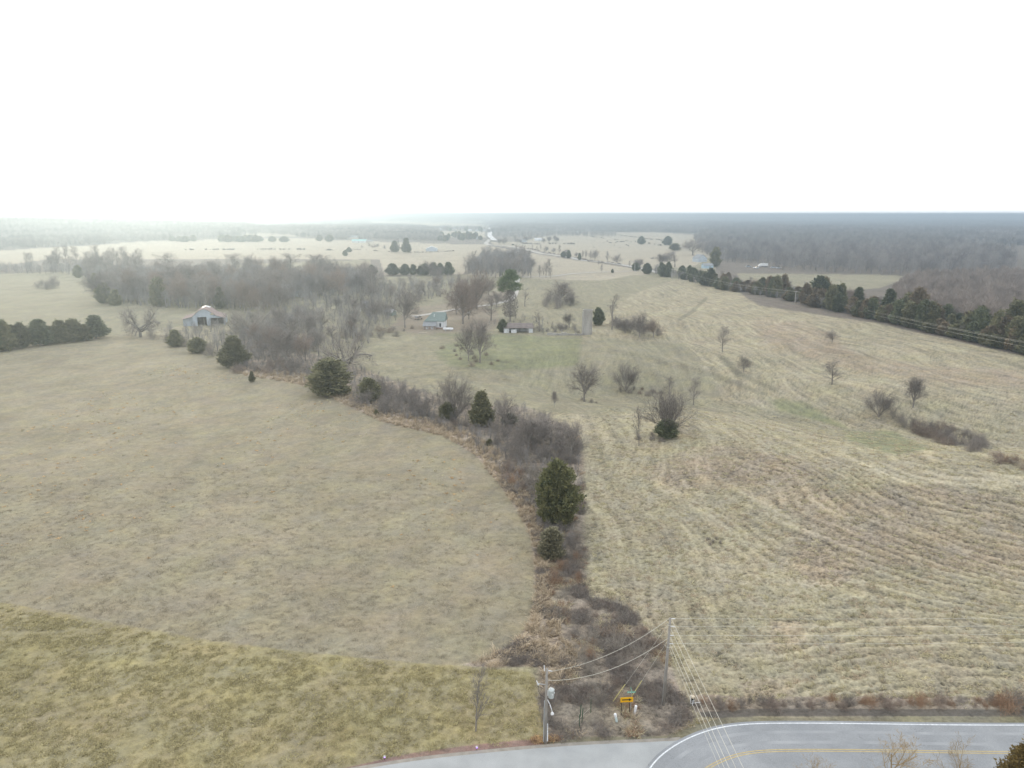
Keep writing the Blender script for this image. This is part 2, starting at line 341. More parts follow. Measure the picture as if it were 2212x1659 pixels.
def ground_mat():
    m = bpy.data.materials.new('winter_ground'); m.use_nodes = True; t = m.node_tree; b = t.nodes['Principled BSDF']
    N = t.nodes.new; L = t.links.new
    b.inputs['Roughness'].default_value = .95; b.inputs['Specular IOR Level'].default_value = .1
    at_ = N('ShaderNodeAttribute'); at_.attribute_name = 'tint'
    ro = N('ShaderNodeAttribute'); ro.attribute_name = 'row'
    tc = N('ShaderNodeTexCoord')
    def noise(scale, detail=3, src=None, rough=.6, dist=0):
        n = N('ShaderNodeTexNoise'); n.inputs['Scale'].default_value = scale; n.inputs['Detail'].default_value = detail
        n.inputs['Roughness'].default_value = rough; n.inputs['Distortion'].default_value = dist; L(src or tc.outputs['Object'], n.inputs['Vector']); return n.outputs[0]
    def mr(src, a, b_, c, d):
        n = N('ShaderNodeMapRange'); L(src, n.inputs[0])
        for i, v in enumerate((a, b_, c, d)): n.inputs[i + 1].default_value = v
        return n.outputs[0]
    def math_(op, a, b_):
        n = N('ShaderNodeMath'); n.operation = op
        for i, v in enumerate((a, b_)):
            if isinstance(v, (int, float)): n.inputs[i].default_value = v
            else: L(v, n.inputs[i])
        return n.outputs[0]
    sx = N('ShaderNodeSeparateXYZ'); L(tc.outputs['Object'], sx.inputs[0])
    cb = N('ShaderNodeCombineXYZ'); L(math_('MULTIPLY', ro.outputs['Fac'], .75), cb.inputs[0]); L(math_('MULTIPLY', sx.outputs[0], .10), cb.inputs[1]); L(math_('MULTIPLY', sx.outputs[1], .06), cb.inputs[2])
    rows = noise(1.0, 3, cb.outputs[0])
    big = noise(.035, 4); mid = noise(.22, 4, rough=.65); fine = noise(2.2, 4, rough=.75); vf = noise(6, 3, rough=.7)
    f1 = mr(big, .3, .7, .92, 1.08); f2 = mr(mid, .3, .7, .9, 1.1)
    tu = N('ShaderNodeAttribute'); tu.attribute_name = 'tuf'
    s = math_('ADD', math_('MULTIPLY', math_('SUBTRACT', fine, .5), 1.7), math_('MULTIPLY', math_('SUBTRACT', rows, .5), 1.3))
    s = math_('ADD', s, math_('MULTIPLY', math_('SUBTRACT', vf, .5), .9))
    s = math_('ADD', s, math_('MULTIPLY', tu.outputs['Fac'], .42)); gr = noise(.62, 3, rough=.8); s = math_('ADD', s, math_('MULTIPLY', math_('SUBTRACT', gr, .5), .8))  # tussock gaps darker, crests paler: relief shading put into the albedo
    s = math_('ADD', math_('MULTIPLY', s, at_.outputs['Alpha']), 1.0)
    s = math_('MINIMUM', math_('MAXIMUM', s, .35), 1.6)
    tot = math_('MULTIPLY', math_('MULTIPLY', f1, f2), s)
    # hue wander: greener hollows, redder sedge
    hu = noise(.09, 4, rough=.7); hue = N('ShaderNodeHueSaturation')
    L(mr(hu, .3, .7,   .482, .508), hue.inputs['Hue']); L(mr(mid, .3, .7, .72, 1.05), hue.inputs['Saturation']); L(at_.outputs['Color'], hue.inputs['Color'])
    mx = N('ShaderNodeVectorMath'); mx.operation = 'SCALE'; L(hue.outputs[0], mx.inputs[0]); L(tot, mx.inputs['Scale'])
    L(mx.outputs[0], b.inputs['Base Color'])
    bp = N('ShaderNodeBump'); bp.inputs['Distance'].default_value = .25; bp.inputs['Strength'].default_value = .7
    L(math_('ADD', fine, math_('MULTIPLY', vf, .3)), bp.inputs['Height']); L(bp.outputs[0], b.inputs['Normal'])
    return m
M['ground'] = ground_mat()

# ------------------------------------------------------------------ roads
def catmull(P, step=1.0):
    P = [np.array(p, float) for p in P]; P = [2 * P[0] - P[1]] + P + [2 * P[-1] - P[-2]]; out = []
    for i in range(1, len(P) - 2):
        n = max(2, int(np.linalg.norm(P[i + 1] - P[i]) / step))
        for k in range(n):
            t = k / n; a, b, c, d = P[i - 1:i + 3]
            out.append(.5 * ((2 * b) + (c - a) * t + (2 * a - 5 * b + 4 * c - d) * t * t + (3 * b - a - 3 * c + d) * t ** 3))
    out.append(P[-2]); return np.array(out)
def offset(C, o):
    d = np.gradient(C, axis=0); d /= np.linalg.norm(d, axis=1)[:, None]
    return C + np.stack([-d[:, 1], d[:, 0]], 1) * o
WL = catmull([(9.2, -60), (9.3, 20), (9.6, 40), (10.6, 50)] + [flat(*p) for p in ((1395, 1659), (1425, 1632), (1470, 1601), (1536, 1574), (1602, 1564), (1800, 1563), (2212, 1567))] + [(90, 62), (200, 63)], 1.0)
def smooth(C, w=9):
    L = np.concatenate([[0], np.cumsum(np.hypot(*np.diff(C, axis=0).T))]); t = np.arange(0, L[-1], .6); P = np.column_stack([np.interp(t, L, C[:, 0]), np.interp(t, L, C[:, 1])])
    for _ in range(2):
        Q = np.column_stack([np.convolve(np.pad(P[:, k], w // 2, 'edge'), np.ones(w) / w, 'valid') for k in (0, 1)]); Q[:w] = P[:w]; Q[-w:] = P[-w:]; P = Q
    return P
WL = smooth(WL)
EDGE_TOP = catmull([(-160, 20), (-70, 40), (-34, 50.5)] + [flat(*p) for p in ((800, 1659), (960, 1636), (1180, 1615), (1330, 1606), (1440, 1602))] + [(20.5, 60.0)], 1.0)
EDGE_TOP = smooth(EDGE_TOP)
def strip_dist(x, y, C): return seg_dist(x, y, [tuple(p) for p in C[::3]])
def road_mask(x, y):
    m = np.zeros(x.shape); k = (y < 68) & (y > -80) & (np.abs(x) < 210)
    d1 = strip_dist(x[k], y[k], offset(WL, -3.6)); d2 = strip_dist(x[k], y[k], offset(EDGE_TOP, -3.4))
    mm = np.maximum(1 - sstep(4.4, 5.0, d1), 1 - sstep(3.6, 4.3, d2)); m[k] = mm; return m
def strip(name, C, o0, o1, z, mt, drape=False, kind='structure', parent=None):
    if o1 < -7 and kind == 'structure':     # keep the inside of the bend from folding over itself
        d = np.gradient(C, axis=0); dd = np.gradient(d, axis=0); cr = d[:, 0] * dd[:, 1] - d[:, 1] * dd[:, 0]; kk = np.convolve(np.pad(cr, 6, 'edge') / (np.hypot(*np.pad(d, ((6, 6), (0, 0)), 'edge').T) ** 3), np.ones(13) / 13, 'valid')
        lim = np.where(kk < -.01, .72 / np.maximum(-kk, .01), 99); lim = np.array([lim[max(0, i - 7):i + 8].min() for i in range(len(lim))]); lim = np.convolve(np.pad(np.minimum(lim, -o1), 5, 'edge'), np.ones(11) / 11, 'valid'); o1 = -lim[:, None]
    A, B = offset(C, o0), offset(C, o1); n = len(C)
    za = (H(A[:, 0], A[:, 1]) + z) if drape else np.full(n, z); zb = (H(B[:, 0], B[:, 1]) + z) if drape else np.full(n, z)
    v = np.concatenate([np.column_stack([A, za]), np.column_stack([B, zb])])
    i = np.arange(n - 1); f = np.stack([i, i + n, i + n + 1, i + 1], 1)
    o = link(name, np_mesh(name, v, f if o0 > np.min(o1) else f[:, ::-1], mt), parent)
    if kind: tag(o, kind=kind)
    return o
def asphalt():
    m = mat('asphalt', (.235, .245, .255), (.32, .33, .34), .25, 6, rough=.8, bump=.3, bscale=40, coord='Object'); t = m.node_tree; b = t.nodes['Principled BSDF']
    src = b.inputs['Base Color'].links[0].from_socket
    v = t.nodes.new('ShaderNodeTexVoronoi'); v.voronoi_dimensions = '2D'; v.feature = 'DISTANCE_TO_EDGE'; v.inputs['Scale'].default_value = .16
    tc = t.nodes.new('ShaderNodeTexCoord'); nz = t.nodes.new('ShaderNodeTexNoise'); nz.inputs['Scale'].default_value = .5; nz.inputs['Detail'].default_value = 4
    ad = t.nodes.new('ShaderNodeMixRGB'); ad.inputs[0].default_value = .12; t.links.new(tc.outputs['Object'], ad.inputs[1]); t.links.new(tc.outputs['Object'], nz.inputs[0])
    sc = t.nodes.new('ShaderNodeVectorMath'); sc.operation = 'SCALE'; sc.inputs['Scale'].default_value = 30; t.links.new(nz.outputs[1], sc.inputs[0]); t.links.new(sc.outputs[0], ad.inputs[2])
    t.links.new(ad.outputs[0], v.inputs['Vector'])
    mr = t.nodes.new('ShaderNodeMapRange'); mr.inputs[1].default_value = 0; mr.inputs[2].default_value = .0022; mr.inputs[3].default_value = .55; mr.inputs[4].default_value = 1; t.links.new(v.outputs[0], mr.inputs[0])
    n3 = t.nodes.new('ShaderNodeTexNoise'); n3.inputs['Scale'].default_value = 9; n3.inputs['Detail'].default_value = 5; t.links.new(tc.outputs['Object'], n3.inputs[0])
    m3 = t.nodes.new('ShaderNodeMapRange'); m3.inputs[1].default_value = .3; m3.inputs[2].default_value = .7; m3.inputs[3].default_value = .9; m3.inputs[4].default_value = 1.1; t.links.new(n3.outputs[0], m3.inputs[0])
    mm = t.nodes.new('ShaderNodeMath'); mm.operation = 'MULTIPLY'; t.links.new(mr.outputs[0], mm.inputs[0]); t.links.new(m3.outputs[0], mm.inputs[1])
    s2 = t.nodes.new('ShaderNodeVectorMath'); s2.operation = 'SCALE'; t.links.new(src, s2.inputs[0]); t.links.new(mm.outputs[0], s2.inputs['Scale']); t.links.new(s2.outputs[0], b.inputs['Base Color'])
    return m
M['asphalt'] = asphalt()
M['asphalt_side'] = mat('pale_asphalt', (.31, .32, .32), (.39, .40, .40), .4, 6, rough=.85, bump=.2, bscale=40)
M['track'] = mat('worn_wheel_track', (.245, .255, .265), (.345, .355, .365), .35, 6, rough=.75)
M['line_white'] = mat('white_line', (.50, .52, .54), (.80, .82, .84), 5, 6, rough=.7)
M['line_yellow'] = mat('yellow_line', (.40, .31, .14), (.52, .42, .22), 3, 6, rough=.7)
M['gravel'] = mat('pale_gravel', (.38, .36, .33), (.48, .455, .42), .5, 5)
M['shoulder'] = mat('gravel_shoulder', (.24, .22, .19), (.34, .31, .27), 1.2, 6, bump=.4, bscale=12)
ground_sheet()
strip('road', WL, .35, -7.7, .034, M['asphalt'])
strip('wheel_track', WL, -1.05, -1.45, .037, M['track'])
strip('wheel_track', WL, -2.45, -2.85, .037, M['track'])
strip('side_road', EDGE_TOP, 0, -6.6, .026, M['asphalt_side'])
strip('road_shoulder', EDGE_TOP[:-6], .45, -.3, .014, M['shoulder'])
strip('road_edge_line', WL, .07, -.07, .040, M['line_white'])
strip('road_centre_line', WL, -3.55, -3.66, .040, M['line_yellow'])
strip('road_centre_line', WL, -3.80, -3.91, .040, M['line_yellow'])
FR = [at(*p) for p in ((1058, 517), (1052, 528), (1107, 533), (1137, 540), (1187, 550), (1237, 558), (1282, 565), (1357, 575), (1405, 585), (1425, 590))]
strip('country_road', catmull([(p.x, p.y) for p in FR], 12), 4, -4, .35, M['gravel'], True)
DR = [at(*p) for p in ((1125, 599), (1192, 597), (1245, 591), (1332, 587), (1395, 585))]
strip('farm_track', catmull([(p.x, p.y) for p in DR], 6), 2, -2, .22, M['gravel'], True)
DV = [at(*p) for p in ((890, 684), (922, 680), (965, 672), (1020, 664), (1078, 655), (1110, 640), (1118, 600))]
strip('driveway', catmull([(p.x, p.y) for p in DV], 4), 2.0, -2.0, .2, M['gravel'], True)
HW = [(-34, 1400), (-52, 1700), (-70, 2300), (-112, 3600), (-190, 6200), (-300, 9500), (-400, 12800)]
strip('highway', catmull(HW, 120), 5.5, -5.5, 3.0, mat('pale_highway', (.55, .55, .55), (.62, .62, .62), .1), True)

# ------------------------------------------------------------------ bare trees
def unit(v): 
    n = math.sqrt(v[0] * v[0] + v[1] * v[1] + v[2] * v[2]) or 1; return (v[0] / n, v[1] / n, v[2] / n)
def turn(rng, d, ang):
    """direction at angle ang from d, random azimuth"""
    a = unit((rng.gauss(0, 1), rng.gauss(0, 1), rng.gauss(0, 1))); k = a[0] * d[0] + a[1] * d[1] + a[2] * d[2]
    p = unit((a[0] - k * d[0], a[1] - k * d[1], a[2] - k * d[2])); c, s = math.cos(ang), math.sin(ang)
    return (d[0] * c + p[0] * s, d[1] * c + p[1] * s, d[2] * c + p[2] * s)
def grow(rng, p, d, L, r, lv, S, out):
    ns = 5 if lv <= 1 else (3 if lv == 2 else 2); jit = S['jit'] * (1 if lv else .35); sl = L / ns; pts = [p]; rs = [r]
    for i in range(ns):
        d = unit((d[0] + rng.gauss(0, jit), d[1] + rng.gauss(0, jit), d[2] + rng.gauss(0, jit) + S['up'] * (.5 if lv else 1)))
        q = (p[0] + d[0] * sl, p[1] + d[1] * sl, p[2] + d[2] * sl); r1 = r * (1 - (.5 if lv else S.get('taper', .35)) / ns * (1.25 if i else 1))
        out[lv].append((p, q, r, r1)); p, r = q, r1; pts.append(p); rs.append(r)
    if lv >= len(S['n']): return
    n = S['n'][lv]; t0 = S['t0'][lv]
    for k in range(n):
        t = t0 + (1 - t0) * ((k + rng.random() * .8) / n); t = min(t, .999) * ns; i = int(t); f = t - i
        q = tuple(pts[i][j] * (1 - f) + pts[i + 1][j] * f for j in range(3)); a0, a1 = S['ang'][lv]
        fr = t / ns; LL = S['len'][lv] * rng.uniform(.7, 1.15) * (1 - S['thin'] * fr)
        grow(rng, q, turn(rng, d, R(rng.uniform(a0, a1))), LL, min(rs[i] * .62, LL * S['rr']), lv + 1, S, out)
SPECS = {
 'round': dict(trunk=2.4, r=.22, n=[10, 8, 7, 4], t0=[.5, .2, .2, .1], len=[4.9, 2.7, 1.4, .85], ang=[(12, 58), (25, 55), (25, 55), (25, 55)], jit=.10, up=.045, thin=.25, rr=.024),
 'tall': dict(trunk=9.0, r=.17, n=[20, 7, 5, 3], t0=[.2, .15, .2, .1], len=[3.7, 1.9, 1.0, .6], ang=[(22, 48), (22, 45), (22, 50), (25, 55)], jit=.06, up=.05, thin=.5, rr=.02, taper=.85),
 'vase': dict(trunk=.9, r=.26, n=[30, 9, 5, 3], t0=[.4, .3, .25, .1], len=[7.2, 2.9, 1.5, .8], ang=[(10, 60), (12, 34), (15, 40), (20, 45)], jit=.035, up=.025, thin=.1, rr=.012),
 'oak': dict(trunk=2.0, r=.5, n=[9, 8, 7, 4], t0=[.6, .25, .2, .1], len=[6.6, 2.6, 1.3, .7], ang=[(38, 86), (25, 65), (30, 65), (25, 60)], jit=.2, up=.035, thin=.1, rr=.032),
 'sapling': dict(trunk=5.6, r=.06, n=[18, 5, 3], t0=[.12, .2, .2], len=[2.7, 1.0, .5], ang=[(7, 24), (10, 28), (15, 40)], jit=.04, up=.05, thin=.45, rr=.009, taper=.85),
 'open': dict(trunk=7.0, r=.10, n=[14, 6, 4, 3], t0=[.15, .15, .2, .2], len=[3.6, 1.5, .8, .4], ang=[(20, 48), (22, 45), (22, 50), (25, 50)], jit=.08, up=.05, thin=.45, rr=.014, taper=.85),
 'snag': dict(trunk=7.0, r=.22, n=[8, 5, 4, 3], t0=[.3, .3, .3, .2], len=[3.2, 1.5, .8, .4], ang=[(20, 45), (25, 55), (25, 55), (25, 55)], jit=.12, up=.05, thin=.3, rr=.03, taper=.7),
 'shrub': dict(trunk=.15, r=.05, n=[18, 6, 4, 3], t0=[.0, .2, .2, .1], len=[2.4, 1.0, .6, .35], ang=[(5, 68), (20, 50), (25, 60), (25, 60)], jit=.14, up=-.0, thin=.1, rr=.012),
 'bramble': dict(trunk=.1, r=.03, n=[46, 5, 5], t0=[.0, .2, .2], len=[1.9, .8, .5], ang=[(5, 85), (20, 70), (25, 70)], jit=.3, up=-.09, thin=.1, rr=.009),
}
def tree_meshes(seed, kind, bark, twig, tw=.03, nlimb=2):
    tw *= 1.0
    rng = random.Random(seed); S = SPECS[kind]; out = [[] for _ in range(6)]
    grow(rng, (0, 0, -.25), (0, 0, 1), S['trunk'], S['r'], 0, S, out)
    allp = [s[1] for lv in out for s in lv]; h = max(p[2] for p in allp)
    wid = 2 * np.percentile(np.hypot([p[0] for p in allp], [p[1] for p in allp]), 97)
    mb = MB()
    for lv in range(nlimb):
        for p, q, r0, r1 in out[lv]: mb.tube(p, q, r0, r1, 7 if lv == 0 else 5, False)
    limb = mb.mesh('trunk_' + kind, bark, True)
    A = [s for lv in range(nlimb, 6) for s in out[lv]]
    P = np.array([s[0] for s in A]); Q = np.array([s[1] for s in A]); r0 = np.array([max(s[2], tw * .5) for s in A]); r1 = np.array([max(s[3], tw * .36) for s in A])
    D = Q - P; D /= np.linalg.norm(D, axis=1)[:, None] + 1e-9; rs = np.random.RandomState(seed); W = np.cross(D, rs.normal(size=D.shape)); W /= np.linalg.norm(W, axis=1)[:, None] + 1e-9
    v = np.stack([P - W * r0[:, None], P + W * r0[:, None], Q + W * r1[:, None], Q - W * r1[:, None]], 1).reshape(-1, 3)
    crown = np_mesh('crown_' + kind, v, np.arange(len(v)).reshape(-1, 4), twig)
    return dict(parts=[('trunk', limb), ('crown', crown)], h=h, w=wid)
def spray_mesh(name, rs, P, Nrm, size, mt, k=3, up=.5):
    """small leaf-like faces scattered at P"""
    n = len(P); P = np.repeat(P, k, 0) + rs.normal(size=(n * k, 3)) * size * .45; Nn = np.repeat(Nrm, k, 0) + rs.normal(size=(n * k, 3)) * .55; Nn[:, 2] += up
    Nn /= np.linalg.norm(Nn, axis=1)[:, None]; W = np.cross(Nn, rs.normal(size=Nn.shape)); W /= np.linalg.norm(W, axis=1)[:, None]
    s = size * rs.uniform(.6, 1.3, (n * k, 1))
    v = np.stack([P - W * s * .38, P + W * s * .38, P + Nn * s * 1.25], 1).reshape(-1, 3)
    return np_mesh(name, v, np.arange(len(v)).reshape(-1, 3), mt)
def cedar_meshes(seed, mt, n=2900, size=.36, h=8.0, w=4.6, form='cone', k=3):
    rs = np.random.RandomState(seed); nb = 130
    prof = {'cone': lambda t: np.minimum(1, .6 + 2.4 * t) * (1 - t) ** .7 + .04, 'oval': lambda t: np.minimum(1, .6 + 2.6 * t) * (1 - t ** 2.2) ** .8, 'dome': lambda t: (1 - t ** 2.0) ** .6}[form]
    bt = np.sort(rs.beta(1.0, 1.15, nb)); ba = np.arange(nb) * 2.4 + rs.normal(0, .4, nb); bl = prof(bt) * w / 2 * rs.uniform(.68, 1.16, nb)
    ca = rs.uniform(0, 6.28, 5); cz = rs.uniform(.1, .9, 5)
    for q in range(5): bl *= 1 - .38 * np.exp(-(((ba - ca[q] + np.pi) % (2 * np.pi) - np.pi) / .5) ** 2 - ((bt - cz[q]) / .12) ** 2)      # hollows
    k_ = rs.choice(nb, n, p=(bl + .25) / (bl + .25).sum()); t = rs.uniform(.25, 1, n) ** .7; a = ba[k_] + rs.normal(0, .16, n); L = bl[k_] * t
    z = (.03 + .93 * bt[k_]) * h + L * .42 + rs.normal(0, .045 * h, n) * (1 - t * .55)
    P = np.stack([L * np.cos(a), L * np.sin(a), np.clip(z, .05, h * 1.02)], 1) + rs.normal(0, .03 * w, (n, 3)) * np.array([1, 1, .6]); P[:, 2] = np.maximum(P[:, 2], .05)
    Nrm = np.stack([np.cos(a), np.sin(a), np.full(n, .35)], 1)
    crown = spray_mesh('crown_cedar', rs, P, Nrm, size, mt, k)
    mb = MB(); mb.tube((0, 0, -.3), (0, 0, h * .5), .16, .09, 7, False); mb.tube((0, 0, h * .5), (0, 0, h * .93), .09, .02, 6, False)
    for q in range(22):
        z = rs.uniform(.08, .8) * h; b = rs.uniform(0, 6.28); L = float(prof(z / h)) * w * .36; mb.tube((0, 0, z), (L * math.cos(b), L * math.sin(b), z + L * .35), .035, .012, 4, False)
    return dict(parts=[('trunk', mb.mesh('trunk_cedar', M['bark'])), ('crown', crown)], h=h, w=w)
T = {}
for i in range(3): T['round%d' % i] = tree_meshes(10 + i, 'round', M['bark'], M['twig'], .024)
for i in range(2): T['red%d' % i] = tree_meshes(20 + i, 'round', M['bark'], M['twig_red'], .024)
for i in range(3): T['tall%d' % i] = tree_meshes(30 + i, 'tall', M['bark'], M['twig'], .018)
for i in range(2): T['vase%d' % i] = tree_meshes(40 + i, 'vase', M['bark'], M['twig'], .026)
T['oak0'] = tree_meshes(50, 'oak', M['bark'], M['twig'], .034); T['oak1'] = tree_meshes(51, 'oak', M['bark'], M['twig_pale'], .03)
for i in range(2): T['snag%d' % i] = tree_meshes(60 + i, 'snag', M['bark'], M['twig'])
for i in range(2): T['open%d' % i] = tree_meshes(75 + i, 'open', M['twig_gold'], M['twig_gold'], .016)
T['sap0'] = tree_meshes(70, 'sapling', M['bark'], M['twig_pale'], .018); T['sap1'] = tree_meshes(71, 'sapling', M['bark'], M['twig'], .02)
for i, c in enumerate(('twig_dark', 'twig', 'twig_dark')): T['shrub%d' % i] = tree_meshes(80 + i, 'shrub', M['bark'], M[c], .015)
for i, c in enumerate(('twig_red', 'twig_dark', 'twig_rust', 'twig_pale')): T['bram%d' % i] = tree_meshes(90 + i, 'bramble', M[c], M[c], .015, 1)
SPECS['palesh'] = dict(SPECS['shrub'], n=[13, 5, 4, 3], jit=.17)
T['palesh'] = tree_meshes(89, 'palesh', M['twig_pale'], M['twig_pale'], .012)
for i, (c, f) in enumerate((('cedar', 'cone'), ('cedar_olive', 'cone'), ('cedar_bronze', 'cone'), ('cedar', 'oval'), ('cedar_olive', 'oval'), ('cedar_bronze', 'oval'), ('cedar_olive', 'dome'))):
    T['cedar%d' % i] = cedar_meshes(100 + i, M[c], form=f)
rng = random.Random(7)
def plant(name, key, p, h, w=None, rz=None, label=None, cat=None, group=None):
    """stand a copy of one of the modelled plants at p, h metres tall and w metres wide"""
    t = T[key]; s = h / t['h']; sw = s if w is None else w / t['w']
    root = empty(name, p, rng.uniform(0, 6.28) if rz is None else rz, label, cat, group); root.scale = (sw, sw, s)
    for nm, me in t['parts']: link(nm, me, root)
    return root
def plant_px(name, key, px, base, top, width=None, label=None, cat=None, group=None, minh=.6):
    p = at(px, base); h = max(minh, tall(p, top)); w = width * pxm(p) if width else None
    return plant(name, key, p, h, w, None, label, cat, group)

# single cedars one can point at
CEDARS = [
 ('cedar6', 715, 852, 776, 88, 'broad olive cedar bush at the left field edge below the spreading oak'),
 ('cedar1', 508, 792, 726, 64, 'olive cedar at the bend of the left field edge, brush on its right'),
 ('cedar4', 798, 868, 815, 50, 'low olive cedar half wrapped in grey brush beside the broad cedar bush'),
 ('cedar4', 968, 905, 868, 40, 'small dark cedar at the foot of the fan-shaped bare tree'),
 ('cedar1', 1040, 920, 845, 56, 'pointed olive cedar in the hedgerow just right of the fan-shaped bare tree'),
 ('cedar3', 1102, 915, 893, 34, 'small dark cedar in the hedgerow below a pale bare tree'),
 ('cedar3', 1441, 946, 905, 50, 'dark green cedar growing under the wide bare tree in the right pasture'),
 ('cedar3', 1292, 703, 664, 26, 'dark cedar standing just right of the concrete silo'),
 ('cedar3', 1086, 718, 690, 22, 'round dark cedar at the left end of the ruined white shed'),
 ('cedar0', 853, 545, 520, 20, 'dark cone-shaped evergreen left of its larger twin beyond the tan field'),
 ('cedar0', 878, 546, 514, 22, 'larger dark cone-shaped evergreen beyond the tan field'),
 ('cedar4', 427, 762, 728, 40, 'small olive cedar on the field edge below the rusty-roofed barn'),
 ('cedar1', 380, 748, 712, 38, 'olive cedar on the field edge left of the barn, grey bush beside it'),
 ('cedar3', 1385, 528, 510, 17, 'round dark tree alone on the cattle pasture, the left one of two'),
 ('cedar3', 1442, 530, 510, 21, 'round dark tree on the cattle pasture, the right one of two'),
 ('cedar4', 1458, 541, 525, 26, 'low spreading dark evergreen beside the right pasture tree'),
 ('cedar3', 1373, 585, 567, 18, 'dark round cedar between the country road and a utility pole'),
 ('cedar3', 1217, 556, 543, 13, 'small dark cedar beside the country road, first of three'),
 ('cedar3', 1228, 558, 540, 11, 'small dark cedar beside the country road, middle of three'),
 ('cedar3', 1252, 562, 546, 8, 'small dark cedar beside the country road, closest to the camera of three'),
 ('cedar3', 1323, 590, 581, 6, 'tiny dark cedar alone by the farm track'),
 ('cedar3', 746, 553, 540, 12, 'small round dark cedar at the lower corner of the tan field'),
 ('cedar3', 754, 545, 534, 12, 'small round dark cedar touching its twin at the tan field corner'),
 ('cedar3', 1108, 530, 527, 6, 'tiny dark bush on the verge of the country road'),
 ('cedar1', 545, 825, 802, 14, 'small yellow-green cedar sapling in the brush by the left field edge'),
 ('cedar4', 1058, 966, 948, 16, 'small olive cedar seedling on the brushy bank above the big cedar'),
 ('cedar1', 813, 898, 884, 12, 'tiny dark cedar seedling in the tan grass of the left field edge'),
 ('cedar4', 778, 515, 508, 10, 'small dark evergreen behind the turquoise-roofed shed'),
]
for key, px, b, t, w, lab in CEDARS: plant_px('cedar_tree', key, px, b, t, w, lab, 'cedar tree')
# the big cedar of the hedgerow, closest of all to the road
T['big'] = cedar_meshes(140, M['cedar_olive'], n=13000, size=.2, h=8, w=5.4, form='oval', k=3)
T['big']['parts'][1][1].materials[0] = mat('cedar_mixed_green', (.07, .085, .04), (.26, .245, .115), 1.3, 5)
plant_px('cedar_tree', 'big', 1203, 1132, 996, 106, 'tall full dark green cedar standing alone in the hedgerow, largest of all', 'cedar tree')
T['corner'] = cedar_meshes(141, mat('cedar_gold_green', (.12, .09, .035), (.26, .19, .07), .9, 5), n=12000, size=.17, h=8, w=5.0, form='cone', k=3)
plant('cedar_tree', 'corner', Vector((42.6, 49.5, 0)), 8.6, 5.4, None, 'golden brown cedar at the roadside in the bottom right corner', 'cedar tree')
# cedar belt beside the left field
for i, (px, b, t, w) in enumerate(((-28, 762, 690, 60), (12, 757, 690, 50), (48, 751, 696, 44), (88, 746, 690, 54), (132, 741, 692, 46), (160, 738, 688, 48), (208, 731, 681, 52), (110, 742, 704, 40), (182, 736, 700, 36), (28, 752, 702, 40))):
    plant_px('cedar_tree', ('cedar0', 'cedar1', 'cedar4')[i % 3], px, b, t, w, 'dark bushy cedar in the short row along the far left edge of the mown field', 'cedar tree', 'cedars in a row by the left field')
# row of small evergreens below the tan field
for i, (px, t, w) in enumerate(((848, 569, 32), (875, 570, 24), (893, 571, 22), (918, 569, 22), (937, 567, 24), (951, 568, 18), (969, 566, 26), (803, 572, 22), (908, 574, 20))):
    plant_px('cedar_tree', 'cedar%d' % (i % 2 * 3), px, 594, t, w, 'dark pointed evergreen in the row along the bottom of the tan field', 'cedar tree', 'evergreens below the tan field')
# cedars scattered through the woods and behind the barn
for i, (px, b, t, w) in enumerate(((225, 655, 610, 34), (250, 660, 625, 30), (345, 662, 600, 34), (450, 640, 600, 30), (476, 666, 620, 30), (590, 655, 610, 28), (170, 600, 572, 20), (205, 612, 590, 18), (530, 650, 612, 26), (620, 640, 604, 26))):
    plant_px('cedar_tree', ('cedar4', 'cedar1', 'cedar6')[i % 3], px, b, t, w, 'hazy olive cedar among the bare trees of the grove behind the barn', 'cedar tree', 'cedars in the hazy grove')
# far small evergreens edging the pale fields left
for i in range(17):
    px = (372, 388, 400, 418, 480, 492, 505, 514, 522, 531, 541, 552, 562, 588, 614, 690, 712)[i]; b = 521 + (i % 3)
    plant_px('cedar_tree', 'cedar%d' % (3 + i % 2), px, b, b - 11 - (i * 7 % 6), 14 + i % 3 * 4, 'small dark tree in the far fence line beyond the pale field', 'cedar tree', 'far fence line evergreens')
# cedar belt behind the right-hand pasture
BELT = [(1404, 592), (1430, 599), (1480, 607), (1548, 626), (1659, 642), (1713, 655), (1806, 676), (1938, 705), (2073, 735), (2212, 768), (2400, 815), (2700, 890)]
bx = [p[0] for p in BELT]; by = [p[1] for p in BELT]
def belt(name, key, px, back, h, w, label, cat, group):
    p = at(px, float(np.interp(px, bx, by))); n = Vector((1, .55, 0)).normalized(); q = p + n * (back + 2.0); q.z = float(H(q.x, q.y)) - .1
    return plant(name, key, q, h, w, None, label, cat, group)
brng = random.Random(21)
for i in range(136):
    f = i / 136.0; px = 1400 + (2330 - 1400) * f ** 1.0 + brng.uniform(-13, 13); back = (1.0, 6.0, 14.0, 3.0)[i % 4] * brng.uniform(.5, 1.6)
    if 1438 < px < 1466 : back += 7
    key = brng.choice(['cedar5', 'cedar1', 'cedar5', 'cedar4', 'cedar0', 'cedar3', 'cedar2', 'cedar4']) if px > 1500 else brng.choice(['cedar0', 'cedar3'])
    h = brng.choice([5.0, 6.5, 7.5, 8.5, 9.5, 11.5]) * brng.uniform(.85, 1.15) * (1 + .15 * (back > 10)); belt('cedar_tree', key, px, back, h, brng.uniform(5.2, 8.4),
         'bronze or dark green cedar packed into the long belt beyond the right-hand pasture', 'cedar tree', 'cedar belt beyond the right pasture')
